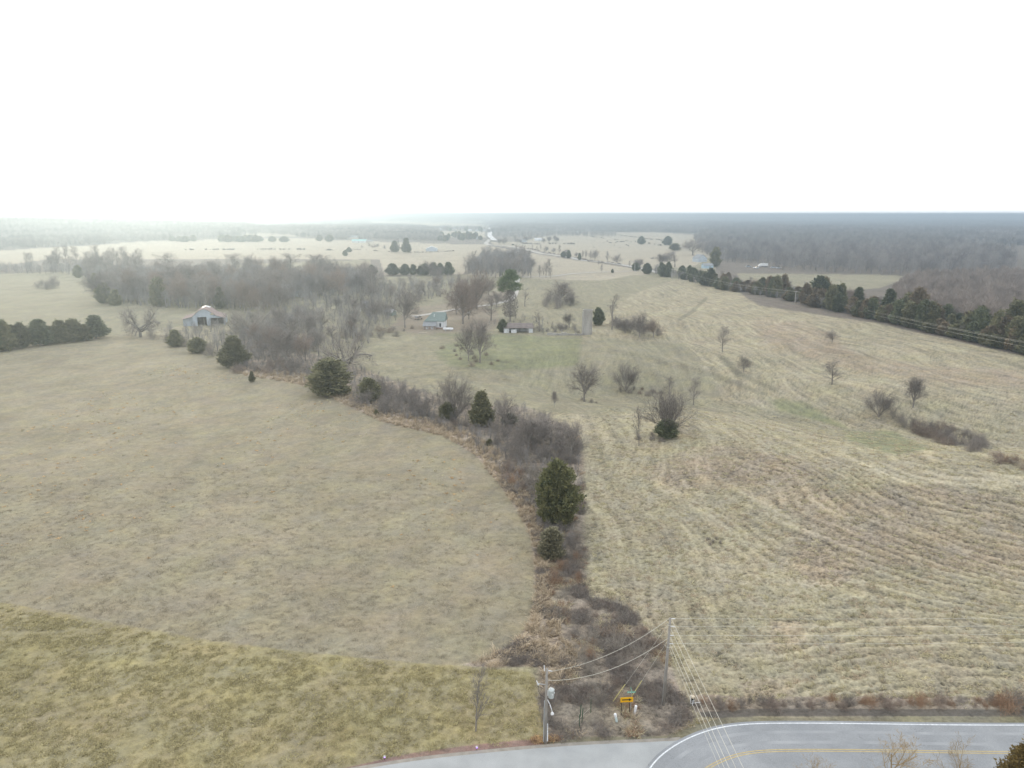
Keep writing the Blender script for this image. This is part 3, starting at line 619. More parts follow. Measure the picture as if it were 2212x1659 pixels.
for i, (px, h, w, key, lab) in enumerate(((1718, 14, 11, 'cedar3', 'tall dark round cedar rising out of the right belt near a utility pole'), (1798, 11, 7, 'cedar0', 'pointed dark cedar rising from the belt beside the small green field'),
        (1862, 12.5, 8, 'cedar0', 'dark cedar with a broken outline standing above the belt, left of a bronze one'), (1922, 15, 9, 'cedar5', 'tallest bronze cedar rising from the belt against the brown woods'), (2130, 16, 12, 'cedar1', 'big olive cedar rising above the belt close to the right picture edge'))):
    belt('cedar_tree', key, px, 16, h, w, lab, 'cedar tree', None)
for i in range(30):
    px = 1475 + 24.5 * i + brng.uniform(-9, 9); belt('bare_tree', brng.choice(['round1', 'tall0', 'red0', 'tall1']), px, brng.uniform(12, 30), brng.uniform(7, 10.5), None, 'leafless tree poking out between the cedars of the right-hand belt', 'bare tree', 'bare trees in the cedar belt')

# single bare trees one can point at: key, x, base, top, width, label
BARE = [
 ('vase0', 985, 905, 793, 112, 'fan-shaped bare tree with many stems rising from the hedgerow'),
 ('oak0', 744, 802, 716, 118, 'old bare oak with wide crooked limbs behind the broad cedar bush'),
 ('oak1', 540, 735, 645, 100, 'hazy bare oak with crooked limbs just below the barn'),
 ('oak0', 303, 728, 652, 92, 'bare spreading tree with leaning limbs at the top corner of the left field'),
 ('round0', 1037, 784, 676, 62, 'large grey bare tree in the low meadow, right-hand of a close pair'),
 ('round1', 1012, 780, 684, 52, 'grey bare tree in the low meadow, left-hand of a close pair'),
 ('round2', 875, 708, 600, 66, 'big rounded bare tree just left of the green-roofed farmhouse'),
 ('red0', 1000, 700, 590, 84, 'large reddish bare tree behind the farmhouse, right of its driveway'),
 ('red1', 1030, 668, 572, 84, 'tall reddish bare tree between the farmhouse and the white pine'),
 ('round1', 803, 650, 604, 40, 'slim bare tree beside the small blue-walled shed'),
 ('oak1', 951, 642, 616, 28, 'small bare orchard tree alone on the brown yard behind the farmhouse'),
 ('snag0', 1134, 662, 620, 26, 'small forked bare tree just right of the white pine'),
 ('round0', 1210, 662, 598, 64, 'grey bare tree rising from a thicket in the middle pasture'),
 ('snag1', 1322, 712, 632, 42, 'tall gaunt bare tree with upright limbs right of the silo'),
 ('round1', 1381, 728, 668, 62, 'round bare tree with a short trunk in the clump right of the silo'),
 ('red0', 1411, 729, 684, 44, 'small reddish bare tree at the right end of the clump near the silo'),
 ('round2', 1350, 720, 680, 44, 'dark bare tree in the middle of the clump right of the silo'),
 ('snag0', 1166, 716, 668, 32, 'crooked bare tree by the stone wall between white shed and silo'),
 ('round0', 1230, 708, 672, 30, 'thin pale bare tree behind the stone wall left of the silo'),
 ('round1', 1262, 868, 772, 84, 'leaning bare tree with a forked trunk alone in the middle of the pasture'),
 ('vase1', 1352, 846, 776, 66, 'small fan-shaped bare tree on the pasture, brush at its foot'),
 ('vase0', 1441, 938, 826, 132, 'wide umbrella-shaped bare tree with a dark cedar beneath it'),
 ('sap1', 1380, 964, 872, 30, 'slender pale upright tree just left of the umbrella-shaped tree'),
 ('tall0', 1498, 876, 812, 32, 'small upright bare tree to the right behind the umbrella-shaped tree'),
 ('tall1', 1446, 850, 810, 26, 'faint thin bare tree behind the umbrella-shaped tree'),
 ('round0', 1197, 879, 838, 20, 'stunted vine-wrapped little tree alone in the middle pasture'),
 ('tall0', 1560, 760, 702, 30, 'narrow upright bare tree, highest on the left of the right-hand slope'),
 ('round1', 1606, 804, 764, 34, 'small dark round bare tree on the slope below the narrow upright one'),
 ('round2', 1797, 741, 706, 30, 'small dark bare tree high on the slope near the cedar belt'),
 ('tall2', 1797, 830, 776, 42, 'bare tree with a pale open crown midway down the right slope'),
 ('round0', 1972, 880, 804, 56, 'bare tree standing alone on the far right slope'),
 ('vase1', 1898, 902, 832, 70, 'low olive-tinted bare tree at the upper end of the brushy draw'),
 ('round1', 1092, 925, 845, 76, 'pale bare tree in the hedgerow right of the pointed cedar'),
 ('round2', 1190, 960, 885, 110, 'dark tangled bare tree above the big cedar, in the widest part of the hedgerow'),
 ('round0', 1140, 975, 892, 90, 'dark tangled bare tree on the field side of the widest hedgerow part'),
 ('round1', 1232, 985, 905, 84, 'dark tangled bare tree on the pasture side of the widest hedgerow part'),
 ('oak1', 1185, 1075, 978, 96, 'pale dead bare tree rising right behind the big cedar'),
 ('round0', 620, 795, 700, 90, 'bushy reddish-grey bare tree between the two large cedars and the oak'),
 ('red0', 590, 770, 700, 70, 'hazy reddish bare tree left of the bushy one below the barn'),
 ('red1', 660, 780, 710, 60, 'small reddish bare tree just left of the spreading oak'),
 ('round2', 640, 810, 765, 44, 'small grey bare tree in the brush at the left field edge'),
 ('snag1', 693, 728, 694, 20, 'tiny bare tree in the meadow above the spreading oak, left one'),
 ('oak1', 716, 726, 696, 26, 'tiny bare tree in the meadow above the spreading oak, right one'),
 ('round1', 930, 596, 560, 56, 'bare tree in front of the evergreen row below the tan field'),
 ('oak1', 918, 638, 590, 46, 'hazy bare tree behind the farmhouse yard with a wide crown'),
 ('snag1', 863, 532, 514, 20, 'white-limbed bare tree between the two cone-shaped evergreens'),
 ('round1', 1445, 574, 538, 40, 'pale bare tree by the country road behind the first belt cedars, left'),
 ('snag1', 1458, 577, 540, 28, 'pale bare tree by the country road behind the first belt cedars, right'),
 ('round0', 1425, 574, 544, 30, 'thin bare tree leaning over the country road bend'),
 ('round2', 1497, 552, 508, 62, 'tall hazy bare tree at the corner of the right-hand woods'),
 ('round0', 1382, 580, 556, 34, 'low round bare tree beside the country road near its pole'),
 ('sap1', 1028, 1580, 1440, 60, 'young planted tree with many thin upright stems on the near lawn'),
]
for key, px, b, t, w, lab in BARE: plant_px('bare_tree', key, px, b, t, w * 1.15, lab, 'bare tree')
# trees along the country road
for i, (px, b, t) in enumerate(((1208, 551, 528), (1196, 548, 533), (1160, 541, 530), (1168, 541, 527), (1180, 545, 530), (1265, 560, 538), (1275, 562, 540), (1285, 563, 536), (1258, 559, 540), (1312, 567, 541), (1333, 571, 546), (1293, 574, 563), (1299, 590, 570),
        (1245, 556, 543), (1150, 538, 528), (1360, 577, 562), (1222, 553, 536))):
    plant_px('bare_tree', ('tall0', 'round1', 'tall2')[i % 3], px, b, t, None, 'small bare tree along the country road across from the cattle pasture', 'bare tree', 'bare trees along the country road')
# groves: polygon of bases, number, spacing, keys, height range, label, group
def grove(poly, n, gap, keys, h, label, group, seed, name='bare_tree', cat='bare tree', wf=None):
    g = random.Random(seed); xs = [p[0] for p in poly]; ys = [p[1] for p in poly]; done = []; tries = 0
    while len(done) < n and tries < n * 60:
        tries += 1; px, py = g.uniform(min(xs), max(xs)), g.uniform(min(ys), max(ys))
        if not inpoly([px], [py], poly)[0]: continue
        p = at(px, py)
        if any((p - q).length < gap for q in done): continue
        done.append(p); hh = g.uniform(*h); plant(name, g.choice(keys), p, hh, hh * g.uniform(*wf) if wf else None, None, label, cat, group)
RT = ['round0', 'round1', 'round2', 'tall0', 'tall1', 'red0']
grove([(215, 655), (240, 615), (300, 598), (430, 596), (560, 598), (700, 600), (790, 606), (822, 618), (800, 640), (700, 650), (690, 664), (620, 662), (600, 690), (500, 672), (400, 672), (300, 664)], 96, 6.4, RT, (15, 22),
      'hazy grey bare tree packed into the large grove behind the barn', 'bare trees of the grove behind the barn', 3, wf=(.75, 1.0))
grove([(-30, 592), (120, 594), (220, 610), (330, 596), (300, 582), (180, 578), (80, 582), (-30, 580)], 28, 6, ['tall0', 'tall1', 'tall2', 'round0'], (16, 24),
      'tall bare tree in the tree line between the far left fields', 'bare tree line between the left fields', 4)
grove([(1005, 592), (1060, 556), (1120, 556), (1150, 575), (1145, 596), (1110, 602), (1020, 602)], 30, 6, ['tall0', 'tall2', 'round1', 'tall1'], (13, 20),
      'tall bare tree in the clump where the country road passes behind', 'bare trees in the clump by the country road', 5)
grove([(1150, 590), (1200, 596), (1210, 600), (1140, 604)], 6, 6, ['tall0', 'snag0'], (8, 15), 'tall thin bare tree beside the farm track', 'bare trees by the farm track', 6)
grove([(1068, 530), (1110, 519), (1200, 518), (1215, 525), (1110, 529)], 20, 11, ['round0', 'tall1', 'round2'], (10, 15), 'hazy bare tree around the far homestead by the road', 'bare trees around the far homestead', 8)
grove([(500, 720), (560, 700), (700, 690), (760, 640), (830, 610), (1000, 606), (1060, 625), (1070, 650), (980, 650), (890, 665), (850, 700), (800, 750), (700, 770), (600, 790)], 40, 8, RT + ['shrub1', 'shrub0'], (7, 13),
      'hazy bare tree or tall bush scattered between the barn and the farmhouse', 'bare trees between the barn and the farmhouse', 9, wf=(.8, 1.15))
grove([(965, 692), (1075, 694), (1090, 640), (1000, 615), (985, 640)], 13, 7, ['red0', 'red1', 'round1', 'tall0'], (8, 13), 'hazy reddish bare tree in the yard behind the farmhouse', 'bare yard trees behind the farmhouse', 10, wf=(.8, 1.1))
# thickets of brush
def brush(poly, n, gap, keys, h, label, group, seed, wf=(1.0, 1.7)): grove(poly, n, gap, keys, h, label, group, seed, 'shrub', 'shrub', wf)
brush([(1175, 664), (1190, 645), (1215, 640), (1240, 650), (1247, 664), (1215, 670)], 15, 4, ['shrub0', 'shrub1', 'shrub2'], (5, 9), 'dark grey shrub in the mound-like thicket of the middle pasture', 'shrubs of the middle pasture thicket', 11, (.9, 1.3))
brush([(1300, 703), (1330, 708), (1360, 722), (1430, 728), (1400, 715), (1330, 700)], 15, 3.5, ['shrub0', 'shrub1'], (3.5, 6), 'dark shrub in the clump right of the silo', 'shrubs right of the silo', 12)
brush([(1060, 720), (1110, 714), (1180, 718), (1250, 722), (1250, 712), (1180, 708), (1120, 706)], 14, 3.5, ['shrub0', 'bram1', 'shrub2'], (1.5, 4), 'dark shrub growing along the ruined shed and stone wall', 'shrubs along the stone wall', 13)
brush([(600, 690), (650, 672), (690, 680), (685, 690), (640, 700)], 12, 4, ['shrub0', 'shrub2', 'bram0'], (4, 7), 'dark shrub in the low thicket right of the barn', 'shrubs right of the barn', 14)
brush([(500, 806), (640, 812), (670, 806), (655, 790), (560, 790), (520, 790)], 16, 2.6, ['shrub0', 'bram0', 'bram1'], (2.0, 4.2), 'reddish brown shrub in the low brush between the two large left cedars', 'shrubs between the left cedars', 15)
brush([(560, 775), (640, 772), (700, 760), (690, 730), (600, 720), (540, 740)], 16, 4, ['shrub0', 'shrub1', 'bram0'], (3, 6), 'hazy shrub around the bare trees below the barn', 'shrubs below the barn', 16)
brush([(320, 735), (370, 745), (500, 785), (480, 760), (400, 730), (340, 718)], 14, 4, ['shrub1', 'shrub0'], (3, 6), 'hazy grey shrub along the left field edge in front of the barn', 'shrubs in front of the barn', 17)
brush([(770, 868), (830, 898), (900, 895), (940, 905), (900, 860), (820, 845), (780, 845)], 20, 2.4, ['shrub0', 'shrub1', 'shrub2'], (3.5, 6), 'grey shrub in the dense brush between the broad cedar and the fan-shaped tree', 'shrubs left of the fan-shaped tree', 18)
brush([(840, 905), (960, 930), (1020, 960), (1060, 1000), (1100, 1040), (1080, 960), (1000, 915), (900, 895)], 20, 2.8, ['bram1', 'bram0', 'shrub0'], (1.2, 2.4), 'low brown shrub on the bank along the left field edge', 'low shrubs on the field bank', 19)
brush([(1060, 940), (1100, 1000), (1160, 1010), (1240, 1000), (1250, 960), (1200, 930), (1120, 915)], 26, 2.6, ['shrub0', 'shrub2', 'shrub1'], (2.6, 5), 'dark tangled shrub in the widest part of the hedgerow', 'shrubs in the widest hedgerow part', 20)
brush([(1085, 1050), (1140, 1060), (1145, 1020), (1100, 1010)], 7, 1.8, ['bram2', 'bram0'], (1.8, 2.8), 'rust brown bramble on the field side above the big cedar', 'rusty brambles above the big cedar', 22)
brush([(1175, 1190), (1240, 1190), (1245, 1150), (1180, 1150)], 6, 1.6, ['shrub0', 'bram3', 'shrub1'], (2.4, 3.4), 'vine-draped shrub in the mound just below the big cedar', 'vine-draped shrubs below the big cedar', 23)
T['pale'] = cedar_meshes(150, mat('cedar_pale_olive', (.14, .132, .085), (.28, .255, .165), 1, 4), form='dome')
plant_px('cedar_tree', 'pale', 1190, 1206, 1140, 56, 'low green evergreen under vines just below the big cedar', 'cedar tree')
brush([(1175, 1290), (1250, 1290), (1250, 1200), (1205, 1205)], 12, 1.5, ['bram2', 'bram3', 'bram0', 'bram2'], (1.2, 2.2), 'rust and straw coloured bramble in the narrow hedgerow strip', 'brambles in the narrow hedgerow strip', 24)
brush([(1200, 1420), (1230, 1350), (1300, 1320), (1400, 1370), (1440, 1450), (1450, 1520), (1400, 1530), (1300, 1530), (1220, 1500)], 26, 2.2, ['bram0', 'bram3', 'bram2', 'bram3', 'bram1'], (.9, 1.9), 'tangled bramble in the big thicket between the two near utility poles', 'brambles between the two near poles', 25)
brush([(1230, 1400), (1280, 1360), (1380, 1400), (1370, 1450), (1260, 1450)], 6, 2.4, ['palesh'], (2.6, 3.4), 'pale arching leafless shrub in the middle of the big near thicket', 'pale arching shrubs of the near thicket', 26, (1.2, 1.6))
brush([(1500, 1535), (1600, 1532), (1700, 1529), (1850, 1530), (2000, 1530), (2212, 1532), (2260, 1530), (2212, 1512), (1800, 1515), (1510, 1515)], 44, 1.0, ['bram2', 'bram0', 'bram1'], (.8, 1.6), 'rust brown bramble in the strip between the near road and the pasture', 'brambles along the near road', 27)
brush([(2170, 1540), (2290, 1545), (2290, 1515), (2180, 1515)], 4, 1.4, ['bram1', 'bram2'], (2.0, 2.8), 'taller brown bush by the road at the right picture edge', 'taller bushes by the road at the right', 28)
brush([(1925, 902), (1990, 920), (2060, 930), (2120, 965), (2110, 980), (2040, 965), (1950, 922)], 30, 2.0, ['bram1', 'bram0', 'shrub0'], (2.6, 4.4), 'grey brown bramble in the long thicket along the draw on the right slope', 'brambles along the draw', 29)
brush([(2135, 985), (2200, 995), (2300, 1010), (2300, 1024), (2200, 1012), (2150, 1000)], 14, 2.0, ['bram2', 'bram0'], (1.6, 2.6), 'rusty bramble in the thicket at the right picture edge', 'rusty brambles at the right edge', 30)
brush([(1375, 950), (1420, 940), (1460, 944), (1430, 955)], 5, 2.4, ['bram1', 'shrub1'], (1.2, 2.0), 'low grey bramble at the foot of the umbrella-shaped tree', 'brambles under the umbrella-shaped tree', 31)
brush([(1335, 848), (1400, 856), (1430, 850), (1380, 840)], 8, 2.5, ['bram1', 'shrub1', 'bram0'], (1.5, 3.0), 'grey bramble beside the small fan-shaped tree', 'brambles by the small fan-shaped tree', 32)
brush([(940, 752), (990, 745), (1040, 760), (1090, 785), (1020, 792), (960, 770)], 14, 5, ['bram1', 'bram0'], (1.0, 2.2), 'low bramble patch in the meadow below the farmhouse', 'brambles in the low meadow', 33)
brush([(1518, 1178), (1560, 1178), (1552, 1164), (1525, 1164)], 5, 1.0, ['bram1'], (.5, .8), 'low dark bramble in the small round patch alone on the near pasture', 'brambles of the lone dark patch', 34)
brush([(72, 622), (95, 628), (148, 620), (120, 612), (80, 612)], 9, 5, ['shrub1', 'shrub0'], (5, 8), 'hazy grey shrub in the island of brush on the far left pasture', 'shrubs of the island in the left pasture', 35)
brush([(800, 720), (860, 700), (900, 712), (850, 730), (760, 740), (740, 726)], 14, 4.5, ['shrub0', 'bram0', 'bram1'], (2, 4.5), 'dark shrub in the overgrown corner left of the farmhouse', 'shrubs left of the farmhouse', 36)
brush([(1240, 870), (1300, 872), (1290, 862), (1250, 860)], 4, 1.5, ['bram1'], (.8, 1.8), 'low bramble at the foot of the leaning forked tree', 'brambles at the leaning forked tree', 37)
for i, (px, b, t) in enumerate(((1410, 560, 553), (1300, 568, 562), (1270, 565, 560))): plant_px('shrub', 'shrub0', px, b, t, 14, 'small dark bush on the verge of the country road', 'shrub', 'bushes on the country road verge')
# trees between the camera and the road, only their tops in the frame
for key, x, y, h, w, lab in (('open0', 31.6, 49.5, 9.2, 5.6, 'bare roadside tree with a pale forked top rising over the near road'), ('open1', 37.0, 49.0, 8.8, 4.6, 'bare roadside tree rising over the near road just left of the golden cedar'),
        ('open1', 20.5, 49.5, 5.9, 3.4, 'low bare treetop at the bottom edge below the road curve'), ('open0', 25.2, 49.5, 6.8, 3.8, 'thin bare treetop at the bottom edge left of the forked one'), ('open1', 34.4, 48.5, 7.4, 3.2, 'small bare treetop between the forked tree and the golden cedar')):
    plant('bare_tree', key, Vector((x, y, 0)), h, w, None, lab, 'bare tree')

# ------------------------------------------------------------------ white pine by the farmhouse
def white_pine():
    p = at(1102, 694); h = tall(p, 583); root = empty('pine_tree', p, .4, 'tall white pine with a bright green top over a grey vine-hung trunk', 'pine tree')
    rs = np.random.RandomState(5); mb = MB(); mb.tube((0, 0, -.3), (.2, 0, h * .6), .42, .25, 9, False); mb.tube((.2, 0, h * .6), (.1, 0, h * .96), .25, .05, 8, False)
    P = []; N = []
    for i in range(74):
        t = rs.uniform(.62, 1.0); a = rs.uniform(0, 6.28); prof = 5.2 * min(1, (1.05 - t) / .30) * (1 if t > .68 else .9); L = prof * rs.uniform(.45, 1)
        c = np.array([L * math.cos(a), L * math.sin(a), t * h + L * .08 - .6]); mb.tube((.1, 0, t * h - L * .3), tuple(c), .06, .02, 4, False)
        k = 70; q = c + rs.normal(size=(k, 3)) * np.array([.95, .95, .42]); P.append(q); N.append(np.tile([math.cos(a) * .4, math.sin(a) * .4, .9], (k, 1)))
    for i in range(44):
        z = rs.uniform(.12, .6) * h; a = rs.uniform(0, 6.28); L = rs.uniform(1.2, 4.2); mb.tube((.1, 0, z), (L * math.cos(a), L * math.sin(a), z - rs.uniform(-.6, 1.4)), .05, .02, 4, False)
    mb.build('trunk', M['bark'], root, True)
    link('crown', spray_mesh('crown_pine', rs, np.concatenate(P), np.concatenate(N), .34, M['pine'], 2), root)
    n = 2600; z = rs.uniform(.1, .62, n) * h; a = rs.uniform(0, 6.28, n); r = rs.uniform(0, 1, n) ** .6 * (1.6 + 2.4 * np.sin(z / h * 5))
    Q = np.stack([r * np.cos(a), r * np.sin(a), z], 1); link('vine', spray_mesh('vine', rs, Q, np.tile([0, 0, -1.2], (n, 1)), .42, M['twig_dark'], 1, 0), root)
white_pine()
plant_px('pine_tree', 'cedar4', 1545, 577, 533, 24, 'soft green pine rising above the blue-grey house at the wood corner', 'pine tree')

# ------------------------------------------------------------------ uncountable things: far woods, grass
def scatter(name, meshes, pts, rot, scl, label, cat):
    """one object: its points carry instances of the given meshes through geometry nodes"""
    me = bpy.data.meshes.new(name); pts = np.asarray(pts, np.float32); me.vertices.add(len(pts)); me.vertices.foreach_set('co', pts.ravel())
    a = me.attributes.new('rot', 'FLOAT_VECTOR', 'POINT'); a.data.foreach_set('vector', np.stack([np.zeros(len(pts)), np.zeros(len(pts)), rot], 1).astype(np.float32).ravel())
    a = me.attributes.new('scl', 'FLOAT', 'POINT'); a.data.foreach_set('value', np.asarray(scl, np.float32))
    o = link(name, me); tag(o, label, cat, None, 'stuff')
    c = bpy.data.collections.new(name + '_kinds')
    for i, m in enumerate(meshes): c.objects.link(bpy.data.objects.new(name + '_piece', m))
    g = bpy.data.node_groups.new(name, 'GeometryNodeTree'); g.interface.new_socket('Geometry', in_out='INPUT', socket_type='NodeSocketGeometry'); g.interface.new_socket('Geometry', in_out='OUTPUT', socket_type='NodeSocketGeometry')
    N = g.nodes.new; gi = N('NodeGroupInput'); go = N('NodeGroupOutput'); ip = N('GeometryNodeInstanceOnPoints'); ci = N('GeometryNodeCollectionInfo'); ci.inputs[0].default_value = c; ci.inputs[1].default_value = True; ci.inputs[2].default_value = True
    ar = N('GeometryNodeInputNamedAttribute'); ar.data_type = 'FLOAT_VECTOR'; ar.inputs[0].default_value = 'rot'; asc = N('GeometryNodeInputNamedAttribute'); asc.data_type = 'FLOAT'; asc.inputs[0].default_value = 'scl'
    L = g.links.new; L(gi.outputs[0], ip.inputs['Points']); L(ci.outputs[0], ip.inputs['Instance']); ip.inputs['Pick Instance'].default_value = True
    L(ar.outputs[0], ip.inputs['Rotation']); L(asc.outputs[0], ip.inputs['Scale']); L(ip.outputs[0], go.inputs[0])
    md = o.modifiers.new('scatter', 'NODES'); md.node_group = g; return o
M['wood_tree'] = mat('far_bare_wood', (.205, .195, .19), (.325, .305, .29), .02, 4, rnd=.34)
M['wood_brown'] = mat('far_brown_wood', (.245, .21, .185), (.35, .30, .26), .05, 4, rnd=.15)
def wood_tree(seed, mt, n=300, h=12, w=8, sw=.09):
    rs = np.random.RandomState(seed); t = rs.beta(2.2, 1.5, n); a = rs.uniform(0, 6.28, n); prof = np.sin(np.clip(t, 0, 1) * 2.6 + .35) * w / 2; r = prof * rs.uniform(0, 1, n) ** .5
    P = np.stack([r * np.cos(a) * .6, r * np.sin(a) * .6, (.18 + .72 * t) * h - r * .3], 1); D = np.stack([np.cos(a) * .55, np.sin(a) * .55, np.full(n, .9)], 1) + rs.normal(size=(n, 3)) * .3
    Q = P + D * rs.uniform(.8, 2.0, (n, 1)); k = 5; P = np.concatenate([P, [[0, 0, -1]] * k]); Q = np.concatenate([Q, np.column_stack([rs.normal(0, 1.2, (k, 2)), np.full(k, h * .7)])])
    wd = np.concatenate([np.full(n, sw * .5), np.full(k, .15)]); D = Q - P; W = np.cross(D, rs.normal(size=D.shape)); W /= np.linalg.norm(W, axis=1)[:, None]; W *= wd[:, None]
    v = np.stack([P - W, P + W, Q + W * .6, Q - W * .6], 1).reshape(-1, 3); return v
def wmesh(v, mt): return np_mesh('wood_piece', v, np.arange(len(v)).reshape(-1, 4), mt)
def wpatch(seed, mt, size, n, per, sw):
    rs = np.random.RandomState(seed); vs = []
    for i in range(n):
        v = wood_tree(seed * 100 + i, mt, per, rs.uniform(9, 14), rs.uniform(7, 11), sw); vs.append(v + np.array([rs.uniform(-size, size) / 2, rs.uniform(-size, size) / 2, 0]))
    return wmesh(np.concatenate(vs), mt)
near_kinds = [wmesh(wood_tree(i, None, 330, 12 + i % 3, 10.5 + i % 2, .085), M['wood_tree']) for i in range(5)]
brown_kinds = [wmesh(wood_tree(40 + i, None, 420, 9 + i % 2, 7, .075), M['wood_brown']) for i in range(3)]
mid_kinds = [wpatch(3 + i, M['wood_tree'], 44, 20, 80, .34) for i in range(4)]
far_kinds = [wpatch(13 + i, M['wood_tree'], 130, 110, 16, 1.3) for i in range(3)]
def spread(poly, gap, seed, clip=None, jitter=.45):
    """jittered grid of ground points inside a mapped outline"""
    c = [at(min(max(x, -400), 2600), max(y, 463.6)) for x, y in poly]; x0 = min(p.x for p in c); x1 = max(p.x for p in c); y0 = min(p.y for p in c); y1 = max(p.y for p in c)
    rs = np.random.RandomState(seed); gx, gy = np.meshgrid(np.arange(x0, x1, gap), np.arange(y0, y1, gap)); x = gx.ravel() + rs.uniform(-jitter, jitter, gx.size) * gap; y = gy.ravel() + rs.uniform(-jitter, jitter, gx.size) * gap
    z = H(x, y); px, py = proj(x, y, z); m = inpoly(px, py, poly) & (np.abs(x) < .86 * y + 60)
    if clip: m &= ~clip(px, py)
    return np.stack([x[m], y[m], z[m]], 1), rs
def wood(name, poly, gap, kinds, seed, label, lo=.8, hi=1.2, clip=None):
    P, rs = spread(poly, gap, seed, clip); print(name, len(P)); scatter(name, kinds, P, rs.uniform(0, 6.28, len(P)), rs.uniform(lo, hi, len(P)), label, 'woods')
wood('woods', [(1548, 506), (1640, 500), (1760, 504), (1900, 508), (2000, 520), (2080, 540), (2190, 560), (2187, 596), (1968, 596), (1848, 591), (1758, 586), (1690, 584), (1660, 570), (1600, 568), (1552, 566), (1515, 545), (1500, 520), (1520, 510)], 9.5, near_kinds, 1,
     'broad grey leafless wood on the right above the cedar belt', .65, 1.4)
wood('woods', [(1975, 606), (2100, 600), (2240, 600), (2600, 640), (2600, 800), (2212, 722), (2100, 702), (1960, 672), (1920, 648), (1940, 622)], 6.5, brown_kinds, 2, 'brown leafless wood close behind the right end of the cedar belt', .75, 1.15)
wood('woods', [(1545, 484), (1800, 482), (2212, 484), (2600, 486), (2600, 600), (2210, 562), (2150, 560), (2100, 546), (2000, 522), (1900, 510), (1640, 500), (1548, 504)], 36, mid_kinds, 3, 'hazy blue-grey woods stretching toward the right horizon', .8, 1.2,
     lambda x, y: (inpoly(x, y, [(2080, 532), (2300, 528), (2300, 570), (2180, 566), (2100, 552)])) | (inpoly(x, y, [(1680, 486), (1800, 486), (1800, 489), (1690, 490)])))
wood('woods', [(-700, 474), (0, 470), (300, 474), (480, 482), (540, 486), (530, 512), (380, 517), (230, 526), (100, 533), (0, 540), (-700, 575)], 34, mid_kinds, 4, 'pale hazy wood covering the low hill on the left horizon', .9, 1.3)
wood('woods', [(520, 498), (590, 494), (800, 490), (905, 493), (935, 500), (930, 520), (760, 517), (650, 512), (560, 505)], 30, mid_kinds, 5, 'grey wood band beyond the tan field left of the far highway', .9, 1.2)
wood('woods', [(1062, 505), (1130, 500), (1300, 501), (1500, 503), (1560, 505), (1560, 482), (1300, 484), (1062, 492)], 34, mid_kinds, 6, 'thin line of woods beyond the cattle pasture', .8, 1.15)
wood('woods', [(430, 482), (600, 480), (800, 484), (1046, 492), (1046, 497), (930, 498), (900, 492), (760, 488), (560, 492), (430, 492)], 60, mid_kinds, 8, 'hazy woods on both sides of the far houses', .6, .9,
     lambda x, y: inpoly(x, y, [(780, 476), (860, 476), (960, 478), (1050, 485), (1050, 491), (930, 491), (870, 486), (790, 484)]))
FARP = [(-800, 463.6), (3000, 463.6), (3000, 483), (1545, 483), (1062, 494), (1062, 463.6), (1052, 463.6), (1050, 478), (960, 476), (800, 475), (780, 482), (500, 482), (300, 474), (-800, 474)]
def farclip(px, py):
    return (vnoise(px / 90, py / 2.2, 91) > .80) | ((px > 1047) & (px < 1068))
P, rs = spread(FARP, 118, 7, farclip); print('far', len(P))
scatter('woods', far_kinds, P, rs.uniform(0, 6.28, len(P)), rs.uniform(.55, 1.15, len(P)), 'blue hazy forest reaching the horizon on both sides of the highway', 'woods')
def underfill(name, poly, gap, kinds, seed, label, lo, hi):
    P, rs = spread(poly, gap, seed); print(name, len(P)); scatter('undergrowth', kinds, P, rs.uniform(0, 6.28, len(P)), rs.uniform(lo, hi, len(P)), label, 'undergrowth')
thin_kinds = [wmesh(wood_tree(60 + i, None, 260, 11, 8, .06), M['wood_tree']) for i in range(3)]
underfill('a', [(222, 652), (245, 618), (300, 600), (430, 600), (560, 602), (700, 604), (790, 610), (815, 618), (790, 636), (700, 645), (640, 655), (590, 672), (500, 668), (400, 668), (300, 660)], 5.2, thin_kinds, 61, 'hazy tangle of saplings and brush between the bare trees of the grove behind the barn', .6, 1.25)
underfill('b', [(-300, 590), (120, 592), (220, 608), (330, 598), (300, 584), (180, 580), (80, 584), (-300, 582)], 6, thin_kinds, 62, 'hazy brush under the tall tree line between the left fields', .4, .9)
underfill('c', [(1005, 592), (1060, 560), (1120, 560), (1150, 575), (1145, 596), (1110, 600), (1020, 600)], 6, thin_kinds, 63, 'hazy brush in the clump of tall bare trees by the country road', .6, 1.3)
underfill('e', [(480, 700), (600, 680), (700, 650), (760, 640), (830, 620), (1000, 612), (960, 640), (880, 660), (850, 700), (800, 750), (700, 775), (640, 760), (520, 740)], 6.2, thin_kinds, 65, 'hazy brush and saplings scattered between the barn and the farmhouse', .25, .75)
underfill('f', [(1060, 722), (1250, 724), (1252, 712), (1200, 706), (1150, 690), (1120, 680), (1060, 700)], 5, thin_kinds, 66, 'low brush around the ruined shed and the stone wall', .1, .28)
underfill('g', [(1404, 590), (1548, 624), (1713, 653), (1938, 703), (2212, 766), (2400, 812), (2400, 780), (2212, 738), (1938, 680), (1713, 636), (1548, 608), (1420, 580)], 4.5, thin_kinds, 67, 'dark brush and saplings filling the foot of the cedar belt', .2, .55)
underfill('h', [(505, 806), (600, 814), (672, 828), (745, 862), (830, 902), (960, 930), (1035, 975), (1090, 1045), (1140, 1110), (1170, 1200), (1250, 1200), (1255, 1000), (1245, 935), (1140, 885), (1000, 875), (880, 835), (780, 800), (690, 775), (600, 750), (520, 740)], 2.3, thin_kinds[:2], 68, 'grey-brown brush filling the hedgerow beside the large left field', .10, .26)
underfill('i', [(1066, 506), (1200, 506), (1330, 508), (1330, 512), (1200, 511), (1120, 513), (1066, 513)], 13, thin_kinds, 69, 'thin hazy tree belt between the far pale fields right of the highway', .7, 1.2)
